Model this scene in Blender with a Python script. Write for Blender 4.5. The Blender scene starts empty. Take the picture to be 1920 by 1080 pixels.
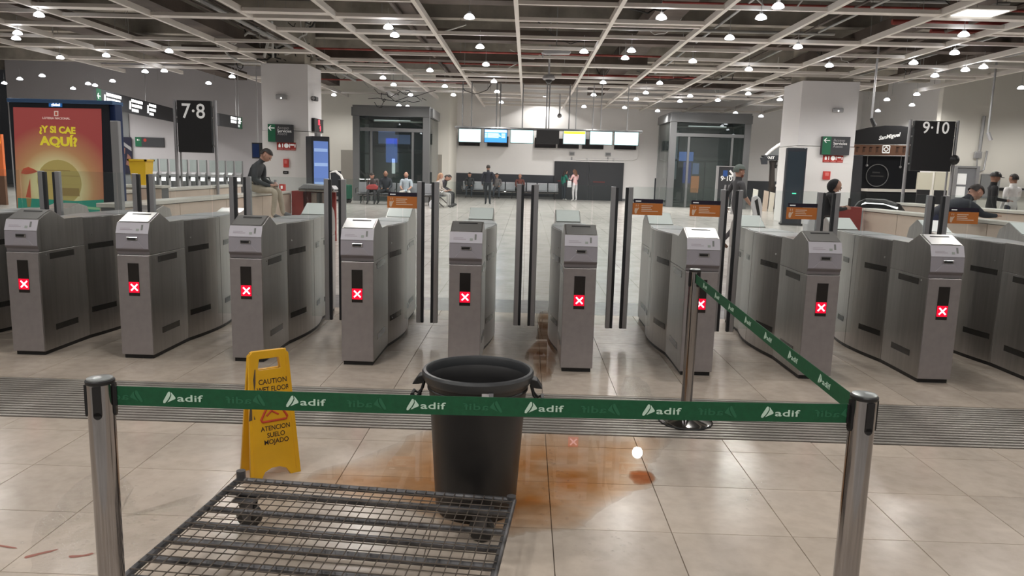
import bpy, bmesh, math, random
from mathutils import Vector, Matrix
import numpy as np
random.seed(7)
sc = bpy.context.scene
COL = sc.collection
PI = math.pi

# ------------------------------------------------------------------ camera, world, exposure
F_PX, EYE, ROLL, VPX, VPY = 1410.0, 1.55, math.radians(1.55), 988.0, 319.0
dy = Vector(((VPX - 960) / F_PX, (540 - VPY) / F_PX, -1)).normalized()
hz = Vector((math.cos(ROLL), -math.sin(ROLL), 0))
dz = hz.cross(dy).normalized()
dx = dy.cross(dz)
RW = Matrix((dx, dy, dz))
cam = bpy.data.cameras.new('camera')
cam.sensor_width = 36.0
cam.lens = F_PX / 1920 * 36
cam.clip_end = 200
co = bpy.data.objects.new('camera', cam)
COL.objects.link(co)
co.matrix_world = Matrix.Translation((0, 0, EYE)) @ RW.to_4x4()
sc.camera = co

w = bpy.data.worlds.new('world'); sc.world = w; w.use_nodes = True
w.node_tree.nodes['Background'].inputs[0].default_value = (0.6, 0.65, 0.7, 1)
w.node_tree.nodes['Background'].inputs[1].default_value = 0.05
sc.view_settings.view_transform = 'Standard'
sc.view_settings.look = 'None'
sc.view_settings.gamma = 1
sc.view_settings.use_curve_mapping = False
sc.view_settings.exposure = 0.08
LAMP_W = 150.0
try:
    sc.cycles.use_denoising = True
    sc.cycles.max_bounces = 8
    sc.cycles.transparent_max_bounces = 24
    sc.cycles.sample_clamp_indirect = 6
    sc.cycles.caustics_reflective = False
    sc.cycles.caustics_refractive = False
    sc.cycles.use_light_tree = True
except Exception:
    pass

def ray(px, py):
    return RW @ Vector(((px - 960) / F_PX, (540 - py) / F_PX, -1))
def at(px, py, Y):
    d = ray(px, py); return Vector((0, 0, EYE)) + d * (Y / d.y)
def atz(px, py, z=0.0):
    d = ray(px, py); return Vector((0, 0, EYE)) + d * ((z - EYE) / d.z)

# ------------------------------------------------------------------ materials
MATS = {}
def mat(name, col=(.5, .5, .5), rough=.5, metal=0., emit=0., noise=0., nscale=8., bump=0., spec=.5, stretch=None, trans=0., coat=0., rvar=0.):
    if name in MATS: return MATS[name]
    m = bpy.data.materials.new(name); m.use_nodes = True
    nt = m.node_tree; b = nt.nodes['Principled BSDF']
    b.inputs['Base Color'].default_value = (*col, 1)
    b.inputs['Roughness'].default_value = rough
    b.inputs['Metallic'].default_value = metal
    b.inputs['Specular IOR Level'].default_value = spec
    if coat: b.inputs['Coat Weight'].default_value = coat; b.inputs['Coat Roughness'].default_value = .08
    if emit:
        b.inputs['Emission Color'].default_value = (*col, 1)
        b.inputs['Emission Strength'].default_value = emit
    if noise or bump or rvar:
        tc = nt.nodes.new('ShaderNodeTexCoord'); mp = nt.nodes.new('ShaderNodeMapping')
        n = nt.nodes.new('ShaderNodeTexNoise'); n.inputs['Scale'].default_value = nscale; n.inputs['Detail'].default_value = 5
        nt.links.new(tc.outputs['Object'], mp.inputs[0]); nt.links.new(mp.outputs[0], n.inputs[0])
        if stretch: mp.inputs['Scale'].default_value = stretch
        if noise:
            cr = nt.nodes.new('ShaderNodeValToRGB')
            cr.color_ramp.elements[0].position = .3; cr.color_ramp.elements[1].position = .7
            cr.color_ramp.elements[0].color = (*[max(0, c * (1 - noise)) for c in col], 1)
            cr.color_ramp.elements[1].color = (*[min(1, c * (1 + noise)) for c in col], 1)
            nt.links.new(n.outputs['Fac'], cr.inputs[0]); nt.links.new(cr.outputs[0], b.inputs['Base Color'])
        if rvar:
            mr = nt.nodes.new('ShaderNodeMapRange')
            mr.inputs['To Min'].default_value = max(.02, rough - rvar); mr.inputs['To Max'].default_value = rough + rvar
            nt.links.new(n.outputs['Fac'], mr.inputs[0]); nt.links.new(mr.outputs[0], b.inputs['Roughness'])
        if bump:
            bp = nt.nodes.new('ShaderNodeBump'); bp.inputs['Strength'].default_value = bump; bp.inputs['Distance'].default_value = .01
            nt.links.new(n.outputs['Fac'], bp.inputs['Height']); nt.links.new(bp.outputs[0], b.inputs['Normal'])
    MATS[name] = m
    return m

def thin_fresnel(nt, ior):
    N = nt.nodes.new; L = nt.links.new
    f = N('ShaderNodeFresnel'); g = N('ShaderNodeNewGeometry'); m = N('ShaderNodeMapRange')
    m.inputs['To Min'].default_value = ior; m.inputs['To Max'].default_value = 1 / ior
    L(g.outputs['Backfacing'], m.inputs[0]); L(m.outputs[0], f.inputs['IOR'])
    return f

def glass(name, tint=(.93, .97, .95), haze=.03, rough=.0, hazecol=(.7, .75, .73), ior=1.5):
    m = bpy.data.materials.new(name); m.use_nodes = True
    nt = m.node_tree; nt.nodes.clear()
    o = nt.nodes.new('ShaderNodeOutputMaterial')
    t = nt.nodes.new('ShaderNodeBsdfTransparent'); t.inputs[0].default_value = (*tint, 1)
    g = nt.nodes.new('ShaderNodeBsdfGlossy'); g.inputs['Roughness'].default_value = rough
    d = nt.nodes.new('ShaderNodeBsdfDiffuse'); d.inputs[0].default_value = (*hazecol, 1)
    f = thin_fresnel(nt, ior)
    a = nt.nodes.new('ShaderNodeMixShader'); a.inputs[0].default_value = haze
    b = nt.nodes.new('ShaderNodeMixShader')
    nt.links.new(t.outputs[0], a.inputs[1]); nt.links.new(d.outputs[0], a.inputs[2])
    nt.links.new(f.outputs[0], b.inputs[0]); nt.links.new(a.outputs[0], b.inputs[1]); nt.links.new(g.outputs[0], b.inputs[2])
    nt.links.new(b.outputs[0], o.inputs[0])
    MATS[name] = m
    return m

def floor_mat(name, base, joints=False, rough=.2):
    m = bpy.data.materials.new(name); m.use_nodes = True
    nt = m.node_tree; N = nt.nodes.new; L = nt.links.new
    b = nt.nodes['Principled BSDF']
    geo = N('ShaderNodeNewGeometry'); oi = N('ShaderNodeObjectInfo')
    n1 = N('ShaderNodeTexNoise'); n1.inputs['Scale'].default_value = 1.7; n1.inputs['Detail'].default_value = 8; n1.inputs['Roughness'].default_value = .62
    n1.inputs['Distortion'].default_value = .6
    L(geo.outputs['Position'], n1.inputs['Vector'])
    cr = N('ShaderNodeValToRGB')
    e = cr.color_ramp.elements
    e[0].position = .28; e[0].color = (*[c * .80 for c in base], 1)
    e[1].position = .68; e[1].color = (*[min(1, c * 1.08) for c in base], 1)
    L(n1.outputs['Fac'], cr.inputs[0])
    hs = N('ShaderNodeHueSaturation')
    mr = N('ShaderNodeMapRange'); mr.inputs['To Min'].default_value = .93; mr.inputs['To Max'].default_value = 1.06
    L(oi.outputs['Random'], mr.inputs[0]); L(mr.outputs[0], hs.inputs['Value']); L(cr.outputs[0], hs.inputs['Color'])
    n2 = N('ShaderNodeTexNoise'); n2.inputs['Scale'].default_value = 14; n2.inputs['Detail'].default_value = 5
    L(geo.outputs['Position'], n2.inputs['Vector'])
    mx = N('ShaderNodeMix'); mx.data_type = 'RGBA'; mx.blend_type = 'MULTIPLY'; mx.inputs[0].default_value = .35
    cr2 = N('ShaderNodeValToRGB'); cr2.color_ramp.elements[0].position = .3; cr2.color_ramp.elements[1].position = .6
    cr2.color_ramp.elements[0].color = (.72, .68, .64, 1)
    L(n2.outputs['Fac'], cr2.inputs[0]); L(hs.outputs[0], mx.inputs[6]); L(cr2.outputs[0], mx.inputs[7])
    col = mx.outputs[2]
    if joints:
        bt = N('ShaderNodeTexBrick'); bt.offset = 0.0; bt.inputs['Scale'].default_value = 1.0
        bt.inputs['Brick Width'].default_value = .525; bt.inputs['Row Height'].default_value = .5; bt.inputs['Mortar Size'].default_value = .004
        bt.inputs['Color1'].default_value = (1, 1, 1, 1); bt.inputs['Color2'].default_value = (.94, .94, .94, 1); bt.inputs['Mortar'].default_value = (.55, .52, .48, 1)
        L(geo.outputs['Position'], bt.inputs['Vector'])
        m2 = N('ShaderNodeMix'); m2.data_type = 'RGBA'; m2.blend_type = 'MULTIPLY'; m2.inputs[0].default_value = 1
        L(col, m2.inputs[6]); L(bt.outputs['Color'], m2.inputs[7]); col = m2.outputs[2]
    L(col, b.inputs['Base Color'])
    n3 = N('ShaderNodeTexNoise'); n3.inputs['Scale'].default_value = 3; n3.inputs['Detail'].default_value = 4
    L(geo.outputs['Position'], n3.inputs['Vector'])
    m3 = N('ShaderNodeMapRange'); m3.inputs['To Min'].default_value = rough - .06; m3.inputs['To Max'].default_value = rough + .1
    L(n3.outputs['Fac'], m3.inputs[0]); L(m3.outputs[0], b.inputs['Roughness'])
    b.inputs['Specular IOR Level'].default_value = .26
    MATS[name] = m
    return m

STEEL = mat('brushed steel', (.47, .455, .44), .34, 1., noise=.10, nscale=3, stretch=(12, 12, .6), rvar=.08)
STEELF = mat('satin steel front', (.40, .375, .38), .42, .75, noise=.05, nscale=20)
LILAC = mat('lilac grey enamel', (.46, .44, .49), .35, .3)
LABELW = mat('pale label strip', (.62, .60, .66), .4)
LIP = mat('grey lip', (.22, .20, .21), .5, .3)
BLACK = mat('matt black', (.012, .012, .013), .45)
DARKGL = mat('dark display glass', (.012, .010, .010), .15)
STRIP = mat('dark sensor window', (.035, .033, .03), .2)
CHROME = mat('chrome', (.62, .61, .60), .12, 1.)
CHROMED = mat('worn chrome post', (.36, .345, .345), .11, 1., noise=.12, nscale=6, stretch=(4, 4, .5), rvar=.05)
ALU = mat('anodised aluminium', (.50, .50, .52), .38, .8)
RUBBER = mat('dark rubber', (.03, .032, .036), .5)
RED = mat('red led', (1., .03, .06), .4, emit=3.2)
REDCORE = mat('red led core', (1., .50, .56), .4, emit=2.2)
GLASS = glass('gate glass', (.95, .975, .97), .018)
GLASSD = glass('lift glass', (.50, .55, .54), .10, hazecol=(.22, .25, .25))
GLASSC = glass('clear balustrade glass', (.88, .95, .93), .05)
WHITE = mat('white painted wall', (.86, .85, .84), .6, noise=.03, nscale=.6)
WHITE2 = mat('white painted column', (.76, .75, .76), .5, noise=.03, nscale=.8)
CREAM = mat('cream wall', (.82, .80, .73), .6, noise=.02, nscale=.5)
LILW = mat('grey lilac wall', (.50, .49, .51), .6, noise=.04, nscale=.4)
DADO = mat('dark grey dado', (.045, .05, .06), .4, noise=.1, nscale=1)
GREYM = mat('grey painted metal', (.20, .205, .21), .35, .5)
LGREY = mat('light grey metal', (.42, .42, .43), .4, .4)
BEAM = mat('cream ceiling channel', (.80, .76, .71), .45)
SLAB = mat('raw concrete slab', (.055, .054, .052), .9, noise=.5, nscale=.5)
RIB = mat('raw concrete rib', (.38, .35, .30), .9, noise=.35, nscale=1.2)
DUCT = mat('dusty duct', (.10, .078, .065), .7, .2, noise=.4, nscale=1)
PIPER = mat('red sprinkler pipe', (.30, .05, .04), .5, noise=.3, nscale=3)
PIPEG = mat('grey conduit', (.36, .36, .35), .5, .3)
CABLE = mat('black cable', (.02, .02, .02), .6)
CABLEW = mat('white flexible conduit', (.62, .62, .60), .5)
BIN = mat('charcoal bin plastic', (.019, .018, .0185), .42, noise=.15, nscale=5, rvar=.06)
BINRIM = mat('bin rim plastic', (.040, .042, .045), .38)
BININ = mat('bin inside', (.022, .021, .022), .6)
YEL = mat('yellow sign plastic', (.80, .43, .015), .38, noise=.06, nscale=7)
YELD = mat('dirty scuffs', (.10, .07, .05), .7)
INK = mat('black print', (.03, .015, .015), .6)
INKR = mat('red print', (.55, .06, .02), .6)
BELT = mat('green belt webbing', (.004, .095, .035), .6, noise=.12, nscale=60)
BELTP = mat('pale print', (.62, .80, .68), .6)
BELTG = mat('ghost print', (.022, .15, .07), .6)
TROL = mat('dirty galvanised tube', (.12, .117, .12), .45, .6, noise=.55, nscale=14, bump=.2)
WIRE = mat('rusty mesh wire', (.13, .105, .085), .5, .5, noise=.3, nscale=9)
CAST = mat('castor rubber', (.035, .032, .03), .6)
LAMPG = mat('glowing lamp glass', (.93, .95, 1.), .3, emit=13.)
LAMPM = mat('lamp fitting', (.5, .5, .5), .4, .6)
ORANGE = mat('orange notice', (.72, .23, .05), .5)
NAVY = mat('navy ink', (.02, .012, .03), .5)
PALEO = mat('pale orange print', (.95, .72, .55), .5)
STONE = mat('beige stone cladding', (.66, .54, .45), .4, noise=.06, nscale=2)
STONEW = mat('pale stone coping', (.72, .69, .63), .3)
REDP = mat('dark red panel', (.30, .045, .04), .4)
SIGNB = mat('black sign board', (.022, .022, .024), .4)
SIGNW = mat('white sign print', (.85, .85, .83), .5, emit=.25)
GREEN = mat('green sign', (.008, .13, .06), .5)
SIGND = mat('dark grey sign', (.04, .042, .048), .5)
REDS = mat('red pictogram sign', (.45, .04, .03), .5)
REDBOX = mat('red alarm box', (.60, .06, .05), .4)
SCRW = mat('lit white screen', (.60, .93, .97), .3, emit=.75)
SCRB = mat('lit blue screen', (.05, .26, .72), .3, emit=.9)
SCRY = mat('lit yellow band', (1., .78, .05), .3, emit=.95)
LITW = mat('backlit letters', (1., 1., .98), .3, emit=1.6)
BLUEL = mat('lit blue panel', (.16, .30, .85), .4, emit=.9)
BLUEP = mat('lit pale blue panel', (.35, .45, .85), .4, emit=.35)
ORL = mat('lit orange panel', (1., .35, .12), .4, emit=.8)
YELB = mat('yellow plastic bin', (.85, .55, .03), .4)
BROWN = mat('brown fascia', (.17, .08, .045), .5)
TAUPE = mat('taupe panel', (.36, .34, .30), .5)
WOOD = mat('pale wood', (.48, .33, .22), .5, noise=.15, nscale=3)
BLUEF = mat('navy totem frame', (.012, .03, .11), .3, .2)
TOTEM = mat('dark totem', (.025, .028, .036), .3)

# ------------------------------------------------------------------ mesh builder
class MB:
    def __init__(s): s.v = []; s.f = []; s.mi = []
    def add(s, v, f, mi=0):
        k = len(s.v); s.v += [tuple(p) for p in v]; s.f += [tuple(i + k for i in q) for q in f]; s.mi += [mi] * len(f); return s
    def box(s, a, b, mi=0, M=None):
        x0, y0, z0 = a; x1, y1, z1 = b
        v = [(x0, y0, z0), (x1, y0, z0), (x1, y1, z0), (x0, y1, z0), (x0, y0, z1), (x1, y0, z1), (x1, y1, z1), (x0, y1, z1)]
        if M: v = [M @ Vector(p) for p in v]
        return s.add(v, [(0, 3, 2, 1), (4, 5, 6, 7), (0, 1, 5, 4), (1, 2, 6, 5), (2, 3, 7, 6), (3, 0, 4, 7)], mi)
    def cyl(s, p, q, r, n=10, r2=None, mi=0, caps=True):
        p = Vector(p); q = Vector(q); d = (q - p)
        if d.length < 1e-6: return s
        r2 = r if r2 is None else r2
        u = d.normalized(); a = u.orthogonal().normalized(); b = u.cross(a)
        v = []
        for (c, rr) in ((p, r), (q, r2)):
            for i in range(n):
                t = 2 * PI * i / n; v.append(c + a * math.cos(t) * rr + b * math.sin(t) * rr)
        f = [(i, (i + 1) % n, n + (i + 1) % n, n + i) for i in range(n)]
        if caps: f += [tuple(reversed(range(n))), tuple(range(n, 2 * n))]
        return s.add(v, f, mi)
    def tube(s, pts, r, n=6, mi=0):
        pts = [Vector(p) for p in pts]; m = len(pts); v = []; a = None
        for i, p in enumerate(pts):
            d = (pts[min(i + 1, m - 1)] - pts[max(i - 1, 0)]).normalized()
            a = d.orthogonal().normalized() if a is None else (a - d * a.dot(d)).normalized()
            b = d.cross(a)
            for k in range(n):
                t = 2 * PI * k / n; v.append(p + (a * math.cos(t) + b * math.sin(t)) * r)
        f = [(i * n + k, i * n + (k + 1) % n, (i + 1) * n + (k + 1) % n, (i + 1) * n + k) for i in range(m - 1) for k in range(n)]
        f += [tuple(reversed(range(n))), tuple(range((m - 1) * n, m * n))]
        return s.add(v, f, mi)
    def lathe(s, prof, n=24, c=(0, 0, 0), mi=0, caps=True):
        v = []; f = []
        for (r, z) in prof:
            for i in range(n):
                t = 2 * PI * i / n; v.append((c[0] + r * math.cos(t), c[1] + r * math.sin(t), c[2] + z))
        for j in range(len(prof) - 1):
            for i in range(n):
                f.append((j * n + i, j * n + (i + 1) % n, (j + 1) * n + (i + 1) % n, (j + 1) * n + i))
        if caps and prof[0][0] > 1e-4: f.append(tuple(reversed(range(n))))
        if caps and prof[-1][0] > 1e-4: f.append(tuple(range((len(prof) - 1) * n, len(prof) * n)))
        return s.add(v, f, mi)
    def prism(s, poly, lo, hi, axis='z', mi=0, M=None):
        n = len(poly)
        def P(a, b, h):
            return {'z': (a, b, h), 'x': (h, a, b), 'y': (a, h, b)}[axis]
        v = [P(a, b, lo) for a, b in poly] + [P(a, b, hi) for a, b in poly]
        if M: v = [M @ Vector(p) for p in v]
        f = [tuple(reversed(range(n))), tuple(range(n, 2 * n))] + [(i, (i + 1) % n, n + (i + 1) % n, n + i) for i in range(n)]
        return s.add(v, f, mi)
    def sphere(s, c, r, n=12, m=8, sc3=(1, 1, 1), keep=None, mi=0):
        v = []; f = []
        for j in range(m + 1):
            ph = PI * j / m
            for i in range(n):
                t = 2 * PI * i / n
                v.append((c[0] + r * sc3[0] * math.sin(ph) * math.cos(t), c[1] + r * sc3[1] * math.sin(ph) * math.sin(t), c[2] + r * sc3[2] * math.cos(ph)))
        for j in range(m):
            for i in range(n):
                q = (j * n + i, (j + 1) * n + i, (j + 1) * n + (i + 1) % n, j * n + (i + 1) % n)
                if keep is None or all(keep(Vector(v[k]) - Vector(c)) for k in q): f.append(q)
        return s.add(v, f, mi)
    def mesh(s, name, mats, smooth=False, bevel=0, normals=True):
        me = bpy.data.meshes.new(name); me.from_pydata(s.v, [], s.f)
        for m in (mats if isinstance(mats, (list, tuple)) else [mats]): me.materials.append(m)
        me.polygons.foreach_set('material_index', s.mi)
        bm = bmesh.new(); bm.from_mesh(me)
        if smooth or bevel: bmesh.ops.remove_doubles(bm, verts=bm.verts, dist=1e-5)
        if normals: bmesh.ops.recalc_face_normals(bm, faces=bm.faces)
        if bevel:
            ed = [e for e in bm.edges if len(e.link_faces) == 2 and e.calc_face_angle(0) > .6]
            bmesh.ops.bevel(bm, geom=ed, offset=bevel, segments=2, profile=.5, affect='EDGES', clamp_overlap=True)
        if smooth:
            for f in bm.faces: f.smooth = True
            for e in bm.edges:
                if len(e.link_faces) == 2 and e.calc_face_angle(0) > .6: e.smooth = False
        bm.to_mesh(me); bm.free(); me.update()
        return me
    def build(s, name, mats, parent=None, **k):
        return link(name, s.mesh(name, mats, **k), parent)

def link(name, me, parent=None, loc=None, rot=None):
    o = bpy.data.objects.new(name, me); COL.objects.link(o)
    if parent is not None: o.parent = parent
    if loc is not None: o.location = loc
    if rot is not None: o.rotation_euler = rot
    return o
def tag(o, label=None, cat=None, group=None, kind=None):
    if label: o['label'] = label
    if cat: o['category'] = cat
    if group: o['group'] = group
    if kind: o['kind'] = kind
    return o
def thing(name, label, cat, loc=(0, 0, 0), rz=0., group=None):
    o = bpy.data.objects.new(name, None); COL.objects.link(o)
    o.location = loc; o.rotation_euler = (0, 0, rz)
    o.empty_display_size = .1
    return tag(o, label, cat, group)
def copy_tree(o, parent=None):
    c = o.copy(); COL.objects.link(c)
    if parent is not None: c.parent = parent
    for ch in list(o.children): copy_tree(ch, c)
    return c
def box(name, a, b, m, parent=None, bevel=0):
    return MB().box(a, b).build(name, m, parent, bevel=bevel)
def struct(o): o['kind'] = 'structure'; return o

def text_mesh(txt, size, depth=.001, m=None, bold=0., align='CENTER', shear=0., spacing=1.):
    cu = bpy.data.curves.new('txt', 'FONT'); cu.body = txt; cu.size = size; cu.extrude = depth; cu.offset = bold
    cu.align_x = align; cu.align_y = 'CENTER'; cu.shear = shear; cu.space_character = spacing; cu.resolution_u = 3
    o = bpy.data.objects.new('txt', cu); COL.objects.link(o)
    dg = bpy.context.evaluated_depsgraph_get()
    me = bpy.data.meshes.new_from_object(o.evaluated_get(dg))
    bpy.data.objects.remove(o); bpy.data.curves.remove(cu)
    me.materials.clear(); me.materials.append(m)
    return me
FRONT = Matrix.Rotation(PI / 2, 4, 'X')      # text plane facing -Y, reading along +X
def text_obj(name, txt, size, m, parent, loc, rz=0., depth=.001, tilt=0., sx=1., **k):
    me = text_mesh(txt, size, depth, m, **k)
    me.transform(Matrix.Rotation(rz, 4, 'Z') @ FRONT @ Matrix.Rotation(tilt, 4, 'Z') @ Matrix.Diagonal((sx, 1, 1, 1)))
    return link(name, me, parent, loc)

# ------------------------------------------------------------------ floor
BASE = (.61, .52, .435)
FLT = floor_mat('polished beige marble tile', BASE, False, .21)
FLF = floor_mat('polished beige marble beyond', (.56, .53, .50), True, .2)
GROUT = mat('dark grout', (.10, .08, .065), .8)
GRYB = mat('grey granite band', (.22, .21, .21), .25, noise=.15, nscale=10)
floor = MB().box((-30, -14, -.2), (30, 10.6, -.006)).build('floor', GROUT); struct(floor)
floor['label'] = 'wet polished beige marble tiled hall floor'
far = MB().box((-30, 10.6, -.2), (30, 44, 0)).build('floor_slab', FLF, floor)
behind = MB().box((-30, -14, -.006), (30, .6, 0)).build('floor_slab', FLF, floor)
side = MB().box((-30, .6, -.006), (-8.8, 10.6, 0)).box((8.8, .6, -.006), (30, 10.6, 0)).build('floor_slab', FLF, floor)
TX, X0 = .525, .155
def tile_mesh(w, d):
    g = .0012; c = .0012
    v = [(g, g, -.006), (w - g, g, -.006), (w - g, d - g, -.006), (g, d - g, -.006), (g + c, g + c, 0), (w - g - c, g + c, 0), (w - g - c, d - g - c, 0), (g + c, d - g - c, 0)]
    mb = MB().add(v, [(4, 5, 6, 7), (0, 1, 5, 4), (1, 2, 6, 5), (2, 3, 7, 6), (3, 0, 4, 7)])
    return mb.mesh('floor_tile', FLT)
rows = [(.6 + .5 * i, .5) for i in range(7)] + [(4.1, .2)]
rows2 = [(5.12, .54), (5.66, .55), (6.21, .55), (6.76, .55), (7.31, .81)]
rest = MB()
ntile = 0
cache = {}
for (y, d) in rows + rows2:
    for k in range(-17, 17):
        x = X0 + k * TX
        if x + TX < -8.9 or x > 8.8: continue
        p0 = (x + TX / 2) / max(y + d, .5)
        vis = abs(p0) < .80 and y > 1.9
        if vis and ntile < 290:
            if d not in cache: cache[d] = tile_mesh(TX, d)
            link('floor_tile', cache[d], floor, (x, y, random.uniform(-.0004, .0004))); ntile += 1
        else:
            g = .0016
            rest.box((x + g, y + g, -.006), (x + TX - g, y + d - g, 0))
rest.build('floor_tiles', FLT, floor)['kind'] = 'stuff'
# grey granite band behind the gates and tiles beyond it
box('floor_band', (-8.8, 8.12, -.006), (8.8, 8.94, 0), GRYB, floor)
box('floor_slab', (-8.8, 8.945, -.006), (8.8, 10.6, 0), FLF, floor)
# ribbed metal entrance grating
grat = box('trim_1', (-8.6, 4.305, -.03), (8.6, 5.115, -.0062), mat('grating pit', (.03, .026, .022), .8)); struct(grat)
grat['label'] = 'ribbed metal entrance grating set in the floor'
BARM = mat('grating bar', (.40, .37, .335), .38, .5, noise=.3, nscale=3, stretch=(1, 20, 1))
barme = MB().box((-8.6, 0, -.0061), (8.6, .0235, .004)).mesh('bar', BARM, bevel=.003)
nb = 17
for i in range(nb):
    link('bar', barme, grat, (0, 4.308 + i * (.805 / nb) + .008, 0))

# ------------------------------------------------------------------ walls, columns, ceiling
wb = struct(box('wall_back', (-3.9, 42, 0), (18, 42.3, 7.1), WHITE))
wb['label'] = 'white rear wall behind the hanging displays'
box('dado', (-3.9, 41.97, .12), (3.2, 42, 1.3), DADO, wb)
box('dado', (7.05, 41.97, .12), (18, 42, 1.3), DADO, wb)
wbl = struct(box('wall_back_left', (-26, 38, 0), (-4.1, 38.3, 7.1), LILW))
wbl2 = box('cream_panel', (-11.2, 37.96, 0), (-4.1, 38, 7.1), CREAM, wbl)
box('cream_return', (-4.1, 37.96, 0), (-3.9, 42, 7.1), CREAM, wbl)
box('dado', (-11.1, 37.93, 0), (-9.1, 37.96, 1.25), DADO, wbl)
box('taupe_panel', (-9.3, 37.92, 0), (-7.6, 37.955, 2.3), TAUPE, wbl)
box('taupe_panel', (-5.2, 37.92, 0), (-4.25, 37.955, 2.2), TAUPE, wbl)
wr = struct(box('wall_right', (18, 30.305, 0), (18.3, 42, 7.1), WHITE))
wrs = struct(box('wall_front_right', (15.9, 30, 0), (30, 30.3, 7.1), CREAM))
wr2 = struct(box('wall_side_right', (29.7, -14, 0), (30, 30, 7.1), LILW))
wl = struct(box('wall_left', (-30.3, -14, 0), (-30, 44, 7.1), LILW))
wf = struct(box('wall_front', (-30, -14.3, 0), (30, -14, 7.1), mat('dark end wall', (.07, .065, .065), .6)))
struct(box('baseboard_back', (-3.9, 41.95, 0), (18, 42, .12), GREYM))

def column(cx, cy, wx, wy, label, chamf=False):
    o = thing('column', label, None, (cx, cy, 0)); struct(o)
    if chamf:
        P = [(-wx / 2, wy / 2), (-wx / 2, -wy * .25), (-wx * .28, -wy / 2), (wx / 2, -wy / 2), (wx / 2, wy / 2)]
    else:
        P = [(-wx / 2, -wy / 2), (wx / 2, -wy / 2), (wx / 2, wy / 2), (-wx / 2, wy / 2)]
    MB().prism(P, 2.62, 4.74).build('shaft', WHITE2, o)
    MB().prism([(a * 1.012, b * 1.012) for a, b in P], 0, 2.6).build('cladding', mat('white column cladding', (.80, .79, .78), .4), o)
    MB().prism([(a * .82, b * .82) for a, b in P], 4.74, 7.05).build('core', RIB, o)
    return o
colL = column(-7.95, 25.8, 1.52, 1.6, 'square white column with red alarm box left of the glass lift')
colR = column(10.05, 26.9, 1.9, 1.8, 'white column with chamfered corner beside the dark bar')

ceil = struct(box('ceiling', (-30, -14, 7.0), (30, 44, 7.3), SLAB))
ceil['label'] = 'raw concrete ceiling above an open metal grid'
LX = [-15.7, -13.45, -11.2, -8.9, -6.5, -4.48, -2.4, -.32, 1.81, 3.94, 6.02, 8.3, 10.4, 12.5, 14.7]
for x in LX:
    y1 = 37.8 if x < -4 else 41.8
    box('beam', (x - .045, 2.0, 4.86), (x + .045, y1 if -12 < x < 13 else 29.8, 4.99), BEAM, ceil)
CY = [12.0, 14.5, 16.0, 17.35, 18.1, 19.7, 21.7, 23.4, 25.0, 26.1, 28.1, 29.6, 31.0, 32.4, 34.3, 36.2, 38.8, 40.6]
for i in range(len(LX) - 1):
    for y in CY:
        if y > 37 and LX[i] < -4.4: continue
        if y > 29 and (LX[i] > 12.4 or LX[i] < -11.3): continue
        if random.random() < .30: continue
        yy = y + random.choice((0, 0, 0, .35, -.3))
        wd = random.choice((.09, .09, .14, .26, .30))
        if abs(LX[i] + .32) < .1 and y < 25: wd = .09
        box('cross_beam', (LX[i] + .045, yy, 4.88), (LX[i + 1] - .045, yy + wd, 4.96), BEAM, ceil)
# downstand ribs, ducts, pipes, hangers
for y in (10, 15.2, 19.2, 23.2, 27.2, 31.2, 35.2, 39.2):
    box('rib', (-29.8, y, 5.95), (29.8, y + .4, 7.0), RIB, ceil)
for (x, y0, y1, wd, z) in ((-9.8, 4, 37, .7, 5.3), (-3.4, 8, 36, .5, 5.4), (3.0, 12, 40, .8, 5.45), (9.2, 6, 29, .6, 5.3), (-14, 6, 36, .8, 5.35), (13.6, 6, 29, .7, 5.4)):
    box('duct', (x, y0, z), (x + wd, y1, z + .36), DUCT, ceil)
for (y, x0, x1, z) in ((17.0, -12, 2, 5.15), (22.4, -3, 14, 5.2), (26.6, -12, 4, 5.2), (33, -4, 12, 5.2), (13.4, 2, 14, 5.2)):
    box('duct', (x0, y, z), (x1, y + .5, z + .3), DUCT, ceil)
for k in range(26):
    red = k % 4 == 0
    r = random.choice((.03, .04, .055))
    z = random.uniform(5.05, 5.65)
    mb = MB()
    if k % 2:
        x = random.uniform(-14, 15); mb.cyl((x, random.uniform(4, 16), z), (x, random.uniform(26, 37), z), r, 8)
    else:
        y = random.uniform(13, 36); x = random.uniform(-14, 4); mb.cyl((x, y, z), (x + random.uniform(5, 12), y, z), r, 8)
    mb.build('pipe', PIPER if red else random.choice((PIPEG, DUCT)), ceil, smooth=True)
for (x, y0, y1) in ((11.2, 13, 21), (12.6, 14, 19)):
    MB().cyl((x - 3, y0 + 5, 5.1), (x + 2.5, y0 + 5, 5.1), .06, 8).build('pipe', PIPER, ceil, smooth=True)
for k in range(90):
    x = random.choice(LX) + random.uniform(-1, 1); y = random.uniform(13, 36)
    MB().cyl((x, y, random.uniform(4.9, 5.05)), (x + random.uniform(-.04, .04), y, 7.0), .008, 5).build('hanger_rod', PIPEG, ceil)
def sag(p, q, drop, n=9, wob=.0):
    p = Vector(p); q = Vector(q); L = []
    for i in range(n):
        t = i / (n - 1); v = p.lerp(q, t); v.z -= drop * 4 * t * (1 - t)
        if 0 < i < n - 1: v += Vector((random.uniform(-wob, wob), random.uniform(-wob, wob), random.uniform(-wob, wob)))
        L.append(v)
    return L
for k in range(46):
    x = random.uniform(-13, 13); y = random.uniform(14, 36)
    q = (x + random.uniform(-2.4, 2.4), y + random.uniform(-1.5, 1.5), random.uniform(5.1, 5.8))
    MB().tube(sag((x, y, random.uniform(5.1, 5.9)), q, random.uniform(.1, .5), 8, .05), random.choice((.012, .018)), 5).build('cable', random.choice((CABLE, CABLE, CABLEW)), ceil, smooth=True)
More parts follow.
